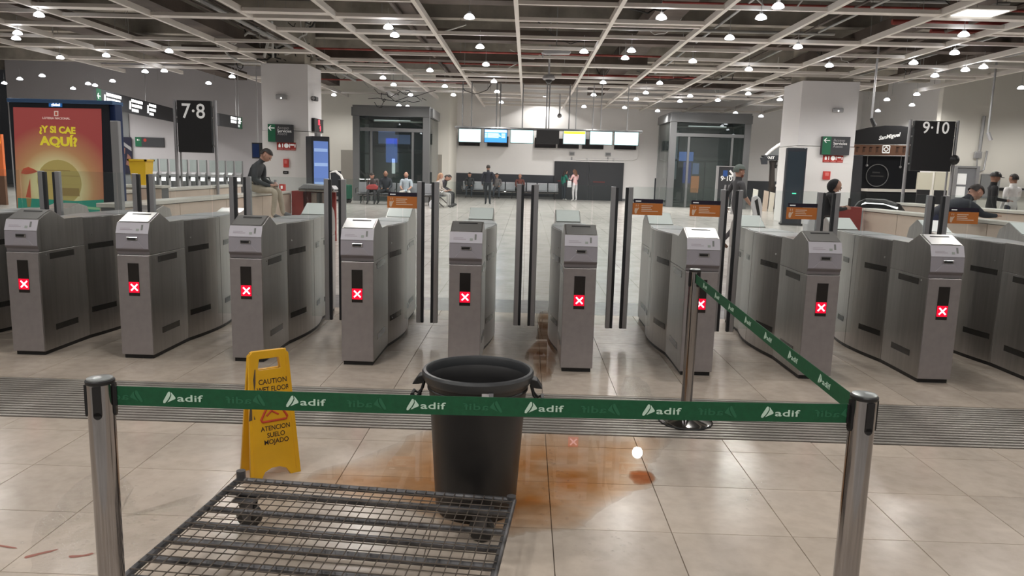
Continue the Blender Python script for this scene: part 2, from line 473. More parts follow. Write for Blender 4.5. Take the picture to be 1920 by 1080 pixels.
# bundle of wires and conduits above the left column
for k in range(14):
    a = at(492 + random.uniform(-12, 90), random.uniform(20, 112), 25); b = at(492 + random.uniform(-60, 160), random.uniform(20, 128), 25.4)
    MB().tube(sag(a, b, random.uniform(.05, .35), 9, .08), random.choice((.015, .02, .03)), 5).build('cable', CABLE if k % 3 else CABLEW, ceil, smooth=True)
for (pts, r) in (([(400, 66), (440, 82), (464, 62), (490, 50)], .035), ([(412, 84), (430, 105), (455, 118), (490, 119)], .045), ([(495, 108), (505, 70), (497, 40), (500, 8)], .05), ([(512, 108), (511, 75), (510, 40)], .04), ([(466, 62), (500, 66), (512, 64)], .04)):
    P = [at(x, y, 24.7) for x, y in pts]
    MB().tube(P, r, 6).build('flexible_conduit', CABLEW, ceil, smooth=True)
for k in range(7):
    a = at(720 + random.uniform(-40, 60), random.uniform(165, 190), 33); b = at(740 + random.uniform(-70, 80), random.uniform(165, 194), 33.5)
    MB().tube(sag(a, b, random.uniform(.05, .3), 8, .1), .014, 5).build('cable', CABLE, ceil, smooth=True)

# ------------------------------------------------------------------ pendant lamps (every lamp carries its own light)
LPX = [(73,28),(33,62),(113,108),(199,104),(317,96),(308,133),(79,142),(37,148),(8,156),(137,166),(178,160),(211,152),(391,156),(435,144),(728,51),(740,66),(880,32),(900,88),(806,132),(911,121),(834,162),(926,153),(850,178),(718,146),(738,159),(770,178),(932,172),(940,192),(1021,183),(626,178),(1240,33),(1095,97),(1184,95),(1172,109),(1131,155),(1237,156),(1211,174),(1113,178),(1095,200),(1171,202),(1193,186),(1233,208),(1275,190),(1459,12),(1427,33),(1368,71),(1299,115),(1404,130),(1496,88),(1294,180),(1346,188),(1403,176),(1462,187),(1427,218),(1379,212),(1555,123),(1807,65),(1790,99),(1713,118),(1753,142),(1810,131),(1844,126),(1719,177),(1710,197),(1663,187),(1646,208),(1843,192),(1898,192),(1915,165),(748,198),(764,200)]
shade_me = MB().lathe([(.03, .065), (.06, .055), (.095, .025), (.112, -.01), (.112, -.025), (.085, -.036), (.001, -.04)], 14).mesh('glowing_shade', LAMPG, smooth=True)
cap_me = MB().lathe([(.001, .11), (.035, .11), (.045, .065), (.03, .06)], 10).mesh('lamp_cap', LAMPM, smooth=True)
rod_me = MB().cyl((0, 0, .11), (0, 0, .42), .006, 6).mesh('stem', LAMPM)
def lamp(p, power, label, i=0):
    t = thing('pendant_lamp', label, 'lamp', p, 0, 'pendant lamps under the ceiling grid')
    link('glowing_shade', shade_me, t); link('lamp_cap', cap_me, t); link('stem', rod_me, t)
    ld = LIGHT[power] if power in LIGHT else LIGHT.setdefault(power, bpy.data.lights.new('lamp_light', 'SPOT'))
    ld.energy = power; ld.spot_size = math.radians(165); ld.spot_blend = .5; ld.shadow_soft_size = .11; ld.color = (1., .965, .92)
    lo = bpy.data.objects.new('lamp_light', ld); COL.objects.link(lo); lo.parent = t; lo.location = (0, 0, -.07)
LIGHT = {}
def lamp_label(px, py):
    named = {(317, 96): 'yellowish white pendant lamp with wide glare left of the column top', (1095, 97): 'yellowish white glaring pendant lamp right of the hanging dome camera', (1807, 65): 'glaring pendant lamp just under the white ceiling light panel', (1844, 126): 'glaring pendant lamp near the red ceiling pipe end', (900, 88): 'pendant lamp hanging lower than its neighbour above the seven screens', (1021, 183): 'pendant lamp that throws a bright patch on the rear wall', (626, 178): 'pendant lamp in a dark holder just right of the left column', (1555, 123): 'pendant lamp directly above the right column', (1379, 212): 'lowest pendant lamp above the right glass lift', (1427, 218): 'low pendant lamp between the right glass lift and the right column'}
    if (px, py) in named: return named[(px, py)]
    side = 'left of the left column' if px < 490 else 'between the two columns' if px < 1500 else 'right of the right column'
    far_ = 'near, large' if py < 75 else 'middle distance, mid-sized' if py < 145 else 'far, small'
    return '%s white bell pendant lamp %s' % (far_, side)
for (px, py) in LPX:
    p = atz(px, py, 4.72)
    if p.y > 36.5: p = at(px, py, 36.5)
    if (px, py) == (1021, 183): p = at(px, py, 41.0)
    lamp(p, LAMP_W * (1.7 if p.y > 24 else 1.), lamp_label(px, py))
for x in (-10, -6, -2, 2, 6, 10):  # unseen lamps out of frame, added to light the near hall
    for y in (-8.5, -5, -1.5, 2, 5.5, 9, 12.5):
        lamp(Vector((x + random.uniform(-.9, .9), y + random.uniform(-.9, .9), 4.72)), LAMP_W * .8, 'unseen white bell pendant lamp added for light above and behind the viewer')
for (x, y) in ((-14, 14), (-14, 21), (-14, 28), (-19, 25), (-19, 33), (16, 12), (20, 20), (20, 27), (14, 18), (-20, 16)):
    lamp(Vector((x, y, 4.72)), LAMP_W * 1.5, 'white bell pendant lamp at the far side of the hall')

# ------------------------------------------------------------------ ticket gates
def hw(y):
    if y <= .62: return .125
    if y <= 1.2: return .125 + .065 * math.sin((y - .62) / .58 * PI / 2)
    if y <= 1.7: return .125 + .065 * math.cos((y - 1.2) / .5 * PI / 2)
    return .125
def plan(y0, y1, n=8, inset=0.):
    ys = [y0 + (y1 - y0) * i / n for i in range(n + 1)]
    return [(hw(y) - inset, y) for y in ys] + [(-hw(y) + inset, y) for y in reversed(ys)]
G = {}
G['plinth'] = (MB().prism(plan(.02, 2.23, 14, .012), .0, .032).mesh('plinth', BLACK))
G['front_cabinet'] = MB().box((-.125, .008, .032), (.125, .617, .82)).mesh('front_cabinet', STEEL, bevel=.003)
G['front_panel'] = MB().box((-.124, -.004, .034), (.124, .0075, .818)).mesh('front_panel', STEELF, bevel=.003)
prof = [(.012, .822), (.012, .845), (-.004, .868), (.002, .985), (.034, 1.072), (.20, 1.14), (.36, 1.06), (.617, 1.06), (.617, .822)]
G['reader_head'] = MB().prism(prof, -.125, .125, 'x').mesh('reader_head', STEEL, bevel=.003)
G['lip'] = MB().prism([(.010, .824), (.010, .846), (-.0065, .867), (-.0065, .872), (-.0035, .868), (.0118, .845), (.0118, .824)], -.1262, .1262, 'x').mesh('lip', LIP)
G['reader_front'] = MB().prism([(-.007, .872), (-.001, .985), (.0008, .985), (-.0035, .872)], -.1255, .1255, 'x').mesh('reader_front', LILAC)
G['label_strip'] = MB().prism([(-.0035, .988), (.029, 1.070), (.033, 1.070), (.001, .988)], -.1255, .1255, 'x').mesh('label_strip', LABELW)
# dished recess around the slot, slot and frame
dish = MB()
n = 14
v = [(0.006, -.0085, .932)]
for i in range(n + 1):
    t = PI * i / n; v.append((.006 + .088 * math.cos(t), -.0068 - .004 * 0, .876 + .0 + .05 * math.sin(t)))
dish.prism([(-.085, .876), (.095, .876), (.06, .915), (.045, .93), (-.035, .93), (-.05, .915)], -.0092, -.0055, 'y')
G['slot_recess'] = dish.mesh('slot_recess', LILAC, bevel=.002)
G['slot_frame'] = MB().box((-.036, -.013, .936), (.044, -.002, .962)).mesh('slot_frame', CHROME, bevel=.003)
G['card_slot'] = MB().box((-.031, -.0145, .9405), (.033, -.0125, .9575)).mesh('card_slot', BLACK)
MT = Matrix.Translation((0, .034, 1.0725)) @ Matrix.Rotation(math.atan2(.0675, .166), 4, 'X')
G['top_plate'] = MB().box((-.112, .006, .0005), (.112, .172, .004), M=MT).mesh('top_plate', mat('polished reader top', (.50, .50, .49), .32, .85))
G['top_slot'] = MB().box((-.068, .128, .0042), (.078, .143, .006), M=MT).mesh('top_slot', BLACK)
ML = Matrix.Translation((0, -.0035, .988)) @ Matrix.Rotation(math.atan2(.082, .0325), 4, 'X')
G['reader_icon'] = MB().box((.066, .028, .0005), (.080, .072, .002), M=ML).mesh('reader_icon', mat('grey reader mark', (.22, .23, .22), .4))
G['chip_icon'] = MB().box((.030, .020, .0005), (.052, .038, .002), M=ML).mesh('chip_icon', mat('green grey mark', (.36, .40, .37), .4))
G['printed_line'] = MB().box((-.095, .040, .0004), (-.02, .044, .001), M=ML).box((-.095, .028, .0004), (.0, .033, .001), M=ML).mesh('printed_line', mat('faint print', (.45, .40, .46), .5))
G['display'] = MB().box((-.042, -.007, .503), (.042, -.003, .758)).mesh('display', DARKGL)
G['glow_field'] = MB().box((-.040, -.0076, .528), (.040, -.0069, .612)).mesh('glow_field', mat('painted red halo', (.85, .0, .03), .4, emit=.75))  # red halo round the cross, painted as a glowing plate
def cross(cz, s, t, y0, y1, ang=(PI / 4, -PI / 4)):
    mb = MB()
    for a in ang:
        M = Matrix.Translation((0.002, 0, cz)) @ Matrix.Rotation(a, 4, 'Y')
        mb.box((-s, y0, -t), (s, y1, t), M=M)
    return mb
G['red_cross'] = cross(.57, .036, .0058, -.0092, -.0077).mesh('red_cross', REDCORE)
mf = MB().prism(plan(.622, 1.197, 8), .032, 1.05)
G['middle_cabinet'] = mf.mesh('middle_cabinet', STEEL, bevel=.002)
G['middle_cabinet2'] = MB().prism(plan(1.203, 1.66, 8), .032, 1.05).mesh('middle_cabinet', STEEL, bevel=.002)
G['middle_cap'] = MB().prism(plan(.63, 1.19, 8, .012), 1.0502, 1.0545).mesh('middle_cap', LGREY)
G['middle_cap2'] = MB().prism(plan(1.21, 1.65, 8, .012), 1.0502, 1.0545).mesh('middle_cap', LGREY)
G['rear_cabinet'] = MB().box((-.125, 1.665, .032), (.125, 2.245, .82)).mesh('rear_cabinet', STEEL, bevel=.003)
prof2 = [(2.25 - a, b) for a, b in prof]
prof2[6] = (2.25 - .40, 1.045); prof2[5] = (2.25 - .17, 1.155); prof2[7] = (1.665, 1.045); prof2[8] = (1.665, .822)
G['rear_head'] = MB().prism(prof2, -.125, .125, 'x').mesh('rear_head', STEEL, bevel=.003)
LOWHEAD = MB().prism([(1.665, .822), (1.665, 1.045), (1.9, 1.05), (2.05, 1.085), (2.2, 1.05), (2.245, .95), (2.245, .822)], -.125, .125, 'x').mesh('rear_head', STEEL, bevel=.003)
MR = Matrix.Translation((0, 1.85, 1.045)) @ Matrix.Rotation(math.atan2(.11, .23), 4, 'X')
G['rear_plate'] = MB().box((-.118, .012, .0005), (.118, .245, .004), M=MR).mesh('rear_plate', mat('pale steel plate', (.82, .86, .84), .35))
G['side_lock'] = MB().cyl((-.128, .10, .79), (.128, .10, .79), .007, 8).cyl((-hw(.7) - .003, .70, .90), (hw(.7) + .003, .70, .90), .007, 8).mesh('side_lock', CHROME)
def strips():
    L = []
    for (y0, y1, z) in ((.14, .46, .752), (.16, .46, .175), (.66, .97, .778), (.66, .97, .225), (1.28, 1.44, .778), (1.28, 1.44, .225), (1.78, 2.08, .752), (1.78, 2.08, .175)):
        for s in (-1, 1):
            mb = MB()
            n = 4
            ys = [y0 + (y1 - y0) * i / n for i in range(n + 1)]
            poly = [(s * (hw(y) + .0025), y) for y in ys] + [(s * (hw(y) - .006), y) for y in reversed(ys)]
            mb.prism(poly, z, z + .048)
            L.append(mb.mesh('sensor_strip', STRIP))
    return L
STR = strips()
CEN_ME = MB().box((-.165, 1.10, 1.056), (.165, 1.112, 1.43)).mesh('glass_pane', GLASS, bevel=.003)
NOTE = {}
NOTE['board'] = MB().box((-.135, -.004, 0), (.135, 0, .105)).mesh('notice', ORANGE)
NOTE['band'] = MB().box((-.125, -.0045, .106), (.135, 0, .142)).mesh('notice_band', NAVY)
hand = MB().prism([(-.112, .012), (-.098, .010), (-.088, .040), (-.076, .062), (-.082, .066), (-.094, .050), (-.094, .062), (-.101, .062), (-.102, .050), (-.108, .062), (-.114, .060), (-.116, .034)], -.0052, -.0042, 'y')
hand.box((-.105, -.0052, .074), (-.100, -.0042, .092)).box((-.088, -.0052, .074), (-.083, -.0042, .092))
NOTE['hand'] = hand.mesh('hand_symbol', PALEO)
nl = MB()
for (z, w_) in ((.078, .10), (.062, .085), (.046, .095), (.030, .150)):
    nl.box((-.055, -.0052, z), (-.055 + w_, -.0042, z + .007))
NOTE['lines'] = nl.mesh('notice_lines', PALEO)
NOTE['bandline'] = MB().box((-.11, -.0055, .118), (-.06, -.0046, .127)).mesh('band_print', SIGNW)

GX = [-4.77, -3.885, -3.02, -2.145, -1.283, -.45, .43, 1.36, 2.28, 3.2, 4.13, 5.06]
DY = 1.11
YG = 5.715
def lane(px, py): return at(px, py, YG + DY).x
LANES = [lane(92, 318), lane(268, 322), lane(450, 328), lane(628, 334), lane(803, 340), lane(990, 345), lane(1167, 350), lane(1373, 353), lane(1555, 358), lane(1760, 364)]
LANES.append(LANES[-1] + .93); LANES.append(LANES[-2] + 1.9)
labels = [
 'steel ticket gate cut off by the picture edge, beside the red poster totem',
 'steel ticket gate standing in front of the red poster totem, front tinged orange',
 'steel ticket gate with a red cross, below the yellow square bin in the distance',
 'steel ticket gate with a red cross, directly behind the yellow wet floor sign',
 'steel ticket gate with a red cross, between the yellow floor sign and the charcoal bin',
 'steel ticket gate whose foot is hidden behind the charcoal bin',
 'steel ticket gate with bright top plate, beside the brown wet patch right of the bin',
 'steel ticket gate partly hidden behind the far chrome barrier post',
 'steel ticket gate with a red cross, seen just above the slanting green belt',
 'steel ticket gate with a red cross, last whose front shows, near the picture edge',
 'steel ticket gate cut off by the picture edge beside the last red cross',
 'steel ticket gate behind the cut-off one, only its head showing']
NOTES = {4: 'R', 7: 'LR', 8: 'R', 10: 'L'}
def make_gate(i):
    g = GX[i]
    t = thing('ticket_gate', labels[i], 'ticket gate', (g, YG, 0), 0, 'row of ticket gates')
    for k, me in G.items():
        if i < 3 and k == 'rear_plate': continue
        if i < 3 and k == 'rear_head': me = LOWHEAD
        link(k.rstrip('2'), me, t)
    for me in STR: link('sensor_strip', me, t)
    link('glass_pane', CEN_ME, t)
    for s in (-1, 1):
        li = i if s > 0 else i - 1
        if li < 0 or li >= len(LANES): lx = s * .45
        else: lx = LANES[li] - g
        if i == 5 or i == 6: pass
        e = lx - s * .048
        a = s * .172; bq = e - s * .05
        if (bq - a) * s < .05: a = bq - s * .10
        lo, hi = min(a, bq), max(a, bq)
        lf = MB().box((lo, DY - .006, .16), (hi, DY + .006, 1.43)).build('door_leaf', GLASS, t, bevel=.003)
        p0, p1 = (bq, bq + s * .042); lo, hi = min(p0, p1), max(p0, p1)
        MB().box((lo, DY - .02, .13), (hi, DY + .02, 1.425)).build('door_post', ALU, t, bevel=.004)
        p0, p1 = (bq + s * .0425, bq + s * .066); lo, hi = min(p0, p1), max(p0, p1)
        MB().box((lo, DY - .018, .13), (hi, DY + .018, 1.42)).build('rubber_edge', RUBBER, t, bevel=.004)
        if i in NOTES and ('R' if s > 0 else 'L') in NOTES[i]:
            nb_ = link('notice', NOTE['board'], t, (bq - s * .135, DY - .008, 1.18))
            nb_['label'] = 'orange notice with a white hand symbol stuck on the glass'
            for k, nm in (('band', 'notice_band'), ('hand', 'hand_symbol'), ('lines', 'notice_lines'), ('bandline', 'band_print')):
                link(nm, NOTE[k], nb_)
    return t
for i in range(len(GX)): make_gate(i)

# ------------------------------------------------------------------ barrier posts and belts
def stanchion(x, y, label, worn=True, rz=0., h=.955):
    t = thing('barrier_post', label, 'barrier post', (x, y, 0), rz, 'chrome retractable belt posts')
    MB().lathe([(.165, .0), (.165, .012), (.15, .022), (.045, .04), (.036, .045)], 40).build('base_disc', CHROME, t, smooth=True)
    MB().lathe([(.168, .001), (.171, .008), (.168, .014)], 40, caps=False).build('base_ring', BLACK, t, smooth=True)
    MB().lathe([(.0345, .04), (.0345, h - .105)], 28).build('tube', CHROMED, t, smooth=True)
    MB().lathe([(.0345, h - .105), (.0345, h - .012)], 28).build('head', CHROMED, t, smooth=True)
    MB().lathe([(.0365, h - .012), (.0375, h - .008), (.0375, h - .003), (.0335, h)], 28, caps=False).build('collar', BLACK, t, smooth=True)
    MB().lathe([(.0335, h - .001), (.033, h + .003), (.02, h + .006), (.001, h + .007)], 28).build('cap', mat('satin cap', (.55, .58, .58), .28, .7), t, smooth=True)
    for k in range(4):
        a = k * PI / 2
        M = Matrix.Rotation(a, 4, 'Z')
        mb = MB().box((-.0105, -.0385, h - .095), (.0105, -.030, h - .014), M=M)
        mb.cyl(M @ Vector((0, -.0385, h - .095)), M @ Vector((0, -.030, h - .095)), .0105, 10)
        mb.build('belt_slot', BLACK, t)
    return t
SL = (-1.152, 1.973); SR = (.962, 2.05); SF = (1.05, 4.60)
stanchion(*SL, 'chrome barrier post where the green belt starts, beside the wire mesh trolley', rz=.25)
stanchion(*SR, 'chrome barrier post holding both green belts at the corner', rz=.12)
stanchion(*SF, 'chrome barrier post standing on the metal grating in front of a gate', rz=.5, h=.975)

def logo(mb, W=.062, m=0):
    """triangular mark of slanted strokes, drawn in local x-z"""
    s = W
    for P in ([(.0, .03), (.05, .0), (.15, .0), (.40, .30), (.60, .68), (.58, .92), (.50, .96), (.42, .92), (.02, .20)], [(.34, .06), (.98, .36), (1.0, .44), (.96, .52), (.70, .86), (.64, .90), (.68, .66), (.54, .34)]):
        mb.prism([(a * s, b * s) for a, b in P], -.0005, .0005, 'y', m)
def belt(name, a, b, za, zb, label, offs, ghost=None, hgt=.054, sagv=.006, logosz=1., flip=False):
    a = Vector((*a, 0)); b = Vector((*b, 0)); d = (b - a); Ln = d.length; u = d.normalized(); rz = math.atan2(u.y, u.x)
    t = thing(name, label, 'barrier belt', (a.x, a.y, 0), rz)
    r0 = .0395
    mb = MB(); n = 24; pts = []
    def zc(s): f = s / Ln; return za + (zb - za) * f - sagv * 4 * f * (1 - f)
    v = []
    for i in range(n + 1):
        s = r0 + (Ln - 2 * r0) * i / n
        for (yy, zz) in ((-.0009, -hgt / 2), (-.0009, hgt / 2), (.0009, hgt / 2), (.0009, -hgt / 2)): v.append((s, yy, zc(s) + zz))
    f = []
    for i in range(n):
        for k in range(4): f.append((4 * i + k, 4 * i + (k + 1) % 4, 4 * i + 4 + (k + 1) % 4, 4 * i + 4 + k))
    mb.add(v, f).build('webbing', BELT, t)
    for s_, w_ in ((r0, .006), (Ln - r0 - .006, .006)):
        MB().box((s_, -.004, zc(s_) - hgt / 2), (s_ + w_, .004, zc(s_) + hgt / 2)).build('belt_clip', BLACK, t)
    slope = math.atan2(zb - za, Ln)
    def mark(s, m, mirror):
        mb = MB(); logo(mb, .034)
        me = mb.mesh('logo_mark', m)
        tx = text_mesh('adif', .0265, .0004, m, bold=.0003, align='LEFT', spacing=1.04)
        tx.transform(Matrix.Translation((.038, 0, .0135)) @ FRONT @ Matrix.Diagonal((1.75, 1, 1, 1)))
        for mm in (me, tx):
            mm.transform(Matrix.Translation((-.055, 0, -.016)))
            if mirror: mm.transform(Matrix.Diagonal((-1, 1, 1, 1)))
            if flip: mm.transform(Matrix.Rotation(PI, 4, 'Z'))
            mm.transform(Matrix.Rotation(-slope, 4, 'Y'))
        yy = -.0014 if not flip else .0014
        lo = link('logo', me, t, (s, yy, zc(s))); link('lettering', tx, lo)
        return lo
    for s in offs: mark(s, BELTP, False)
    for s in (ghost or []):
        o = mark(s, BELTG, True); o['label'] = 'faint mirrored logo showing through'
    return t
A = Vector((*SL, 0))
def sfront(px, py): return at(px, py, 2.005).x - SL[0]
belt('barrier_belt', SL, SR, .909, .900, 'green barrier belt with white logos stretched across the foreground',
     [sfront(x, 760) for x in (352, 577, 800, 1022, 1246, 1475)], [sfront(x, 760) for x in (242, 465, 688, 905, 1128, 1352, 1578)])
Ls = (Vector(SR) - Vector(SF)).length
belt('barrier_belt', SR, SF, .905, .925, 'green barrier belt slanting back to the far chrome post',
     [.30 + .32 * k for k in range(8) if .30 + .32 * k < Ls - .1], None, flip=True)

# ------------------------------------------------------------------ charcoal bin
bx, by = -.193, 3.29
t = thing('waste_bin', 'open charcoal plastic bin with clip handles standing in the orange puddle', 'bin', (bx, by, 0))
BH = .66
MB().lathe([(.001, .012), (.165, .012), (.178, .0), (.184, .012), (.214, .50), (.222, .585), (.232, .60), (.236, .622), (.229, .622), (.219, .60), (.213, .56), (.178, .03), (.001, .03)], 48).build('body', [BIN], t, smooth=True)
MB().lathe([(.227, .615), (.240, .612), (.250, .628), (.252, .650), (.246, .660), (.235, .662), (.228, .652), (.227, .615)], 56, caps=False).build('rim', BINRIM, t, smooth=True)
rib_ = MB().lathe([(.2225, .572), (.2275, .575), (.2275, .582), (.224, .586)], 48, caps=False).build('band', BIN, t, smooth=True)
for s, yy in ((-1, -.015), (1, -.03)):
    mb = MB()
    X = lambda v: s * v
    mb.prism([(X(.232), .640), (X(.266), .630), (X(.292), .592), (X(.262), .594), (X(.236), .600)], yy - .035, yy + .035, 'y')
    h = mb.build('handle_bracket', BLACK, t, bevel=.004)
    mb = MB()
    for e in (-.03, .03):
        mb.tube([(X(.238), yy + e, .61), (X(.252), yy + e, .56), (X(.272), yy + e, .535), (X(.292), yy + e, .545)], .006, 6)
    mb.tube([(X(.292), yy - .034, .545), (X(.292), yy + .034, .545)], .008, 8)
    mb.tube([(X(.262), yy - .03, .545), (X(.258), yy - .03, .50), (X(.262), yy + .03, .50), (X(.262), yy + .03, .545)], .005, 6)
    mb.build('clip_handle', BLACK, t, smooth=True)
st = MB()
for i in range(6):
    a0 = -PI / 2 + .13 + i * .025; a1 = a0 + .025
    rr = .2395
    st.add([(rr * math.cos(a0), rr * math.sin(a0), .596), (rr * math.cos(a1), rr * math.sin(a1), .598), ((rr + .004) * math.cos(a1), (rr + .004) * math.sin(a1), .624), ((rr + .004) * math.cos(a0), (rr + .004) * math.sin(a0), .621)], [(0, 1, 2, 3)])
sl = st.build('paper_label', mat('white paper label', (.75, .75, .78), .6), t)
MB().box((.062, -.2420, .604), (.080, -.2330, .618)).build('label_print', mat('grey label print', (.25, .25, .27), .6), sl)

# ------------------------------------------------------------------ yellow wet floor sign
def wet_sign():
    dirv = Vector((.79, .613, 0)).normalized()
    rz = math.atan2(dirv.y, dirv.x)
    t = thing('wet_floor_sign', 'yellow folding wet floor sign with scuffed edge behind the green belt', 'floor sign', (-1.262, 3.62, 0), rz)
    W, H, T = .125, .635, .014
    wt = .098
    def panel(nm, sgn):
        outer = [(-W, 0), (-.075, 0), (-.055, .035), (-.02, .05), (.02, .05), (.055, .035), (.075, 0), (W, 0), (wt, H - .02), (wt - .02, H), (-wt + .02, H), (-wt, H - .02)]
        hole = [(-.055, H - .095), (.055, H - .095), (.06, H - .085), (.05, H - .035), (-.05, H - .035), (-.06, H - .085)]
        cu = bpy.data.curves.new('p', 'CURVE'); cu.dimensions = '2D'; cu.fill_mode = 'BOTH'; cu.extrude = T / 2; cu.bevel_depth = .002
        for P in (outer, hole):
            sp = cu.splines.new('POLY'); sp.points.add(len(P) - 1)
            for q, (x, z) in zip(sp.points, P): q.co = (x, z, 0, 1)
            sp.use_cyclic_u = True
        o = bpy.data.objects.new('p', cu); COL.objects.link(o)
        me = bpy.data.meshes.new_from_object(o.evaluated_get(bpy.context.evaluated_depsgraph_get()))
        bpy.data.objects.remove(o); bpy.data.curves.remove(cu)
        tilt = math.atan2(sgn * .075, H)
        me.transform(Matrix.Translation((0, -sgn * .078, 0)) @ Matrix.Rotation(-tilt, 4, 'X') @ FRONT)
        me.materials.clear(); me.materials.append(YEL)
        return link(nm, me, t), Matrix.Translation((0, -sgn * .078, 0)) @ Matrix.Rotation(-tilt, 4, 'X')
    fp, M = panel('front_leaf', 1); bp, M2 = panel('back_leaf', -1)
    # raised rim frame and fold line
    fr = MB()
    for P, Q in (((-W + .018, .02), (-wt + .012, H - .03)), ((W - .018, .02), (wt - .012, H - .03))):
        d = Vector((Q[0] - P[0], 0, Q[1] - P[1])); ang = math.atan2(d.x, d.z)
        Mx = M @ Matrix.Translation((P[0], -T / 2, P[1])) @ Matrix.Rotation(ang, 4, 'Y')
        fr.box((-.004, -.004, 0), (.004, .001, d.length), M=Mx)
    fr.box((-W + .03, -.0095, .18), (W - .03, -.0075, .183), M=M)
    fr.build('raised_edge', YEL, t)
    y = -T / 2 - .0025
    def tx(s, z, size, m, sx=1.):
        me = text_mesh(s, size, .0006, m, bold=.0003)
        me.transform(M @ Matrix.Translation((.012, y, z)) @ FRONT @ Matrix.Diagonal((sx, 1, 1, 1)))
        return link('lettering', me, fp)
    tx('CAUTION', .482, .036, INK, .88); tx('WET FLOOR', .443, .036, INK, .80)
    tx('ATENCION', .248, .034, INK, .85); tx('SUELO', .213, .034, INK, .9); tx('MOJADO', .179, .034, INK, .9)
    tri = MB()
    P3 = [Vector(q_) for q_ in ((-.052, 0, .284), (.068, 0, .284), (.074, 0, .296), (.018, 0, .398), (-.002, 0, .398), (-.058, 0, .296))]
    tri.tube([M @ (p + Vector((0, y, 0))) for p in P3 + P3[:1]], .006, 6)
    tri.build('warning_triangle', INKR, fp)
    fig = MB()
    fig.cyl(M @ Vector((.02, y + .0005, .375)), M @ Vector((.02, y - .0005, .375)), .009, 10)
    for a, b, r in (((.012, .362), (-.005, .335), .006), ((-.005, .335), (.03, .312), .005), ((-.005, .335), (-.03, .312), .005), ((.012, .36), (.036, .35), .0035), ((.01, .36), (-.02, .362), .0035)):
        fig.cyl(M @ Vector((a[0], y, a[1])), M @ Vector((b[0], y, b[1])), r, 6)
    fig.build('slipping_figure', INKR, fp)
    MB().prism([(-.118, .30), (-.085, .305), (-.098, .345), (-.104, .385), (-.112, .34)], y - .0005, y + .001, 'y', M=M).build('scuff', YELD, fp)
    MB().prism([(-.084, .50), (-.074, .55), (-.070, .551), (-.074, .48), (-.082, .44)], y - .0005, y + .001, 'y', M=M).build('scuff', YELD, fp)
    MB().cyl((-.09, 0, H - .01), (.09, 0, H - .01), .008, 8).build('hinge', YEL, t, smooth=True)
wet_sign()

# ------------------------------------------------------------------ wire mesh trolley deck
def trolley():
    DZ = .165
    ang = math.radians(-5.4)
    t = thing('mesh_trolley', 'low rusty wire mesh trolley deck on castors between the barrier posts', 'trolley', (-1.232, 3.125, 0), ang)
    W, D = 1.222, .93
    r = .0135
    def rail(nm, p, q, rr=r):
        return MB().cyl(p, q, rr, 10).build(nm, TROL, t, smooth=True)
    rail('frame_tube', (0, 0, DZ), (W, 0, DZ)); rail('frame_tube', (0, -D, DZ), (W, -D, DZ))
    rail('frame_tube', (0, 0, DZ), (0, -D, DZ)); rail('frame_tube', (W, 0, DZ), (W, -D, DZ))
    for k in range(1, 7):
        y = -D * k / 7 + (.035 if k == 1 else 0)
        rail('cross_tube', (0, y, DZ - .012), (W, y, DZ - .012), .0145)
    wl_ = MB().cyl((0, 0, 0), (0, -D, 0), .0023, 5).mesh('wire', WIRE)
    ww = MB().cyl((0, 0, 0), (W, 0, 0), .0023, 5).mesh('wire', WIRE)
    nx = 29
    for i in range(1, nx): link('wire', wl_, t, (W * i / nx + random.uniform(-.003, .003), 0, DZ + .012), (0, 0, random.uniform(-.006, .006)))
    ny = 19
    for i in range(1, ny): link('wire', ww, t, (0, -D * i / ny + random.uniform(-.002, .002), DZ + .0155))
    MB().cyl((.012, .0, DZ - .01), (.012, .0, DZ + .045), .02, 12).build('corner_sleeve', TROL, t, smooth=True)
    MB().cyl((W - .01, .0, DZ - .01), (W - .01, .0, DZ + .02), .02, 12).build('corner_sleeve', TROL, t, smooth=True)
    for (cx, cy) in ((.09, -.10), (W - .13, -.06), (.09, -D + .12), (W - .12, -D + .12)):
        MB().box((cx - .05, cy - .045, DZ - .034), (cx + .05, cy + .045, DZ - .026)).build('castor_plate', TROL, t)
        fk = MB()
        for s in (-1, 1):
            fk.prism([(cx - .035, DZ - .035), (cx + .035, DZ - .035), (cx + .022, .045), (cx - .012, .045)], cy + s * .024 - .002, cy + s * .024 + .002, 'y')
        fk.cyl((cx, cy, DZ - .045), (cx, cy, DZ - .03), .03, 14)
        c = fk.build('castor_fork', TROL, t)
        MB().lathe([(.02, -.017), (.046, -.017), (.055, -.010), (.055, .010), (.046, .017), (.02, .017)], 24).build('castor_wheel', CAST, t, smooth=True).matrix_basis = Matrix.Translation((cx + .005, cy, .055)) @ Matrix.Rotation(PI / 2, 4, 'X')
    return t
trolley()

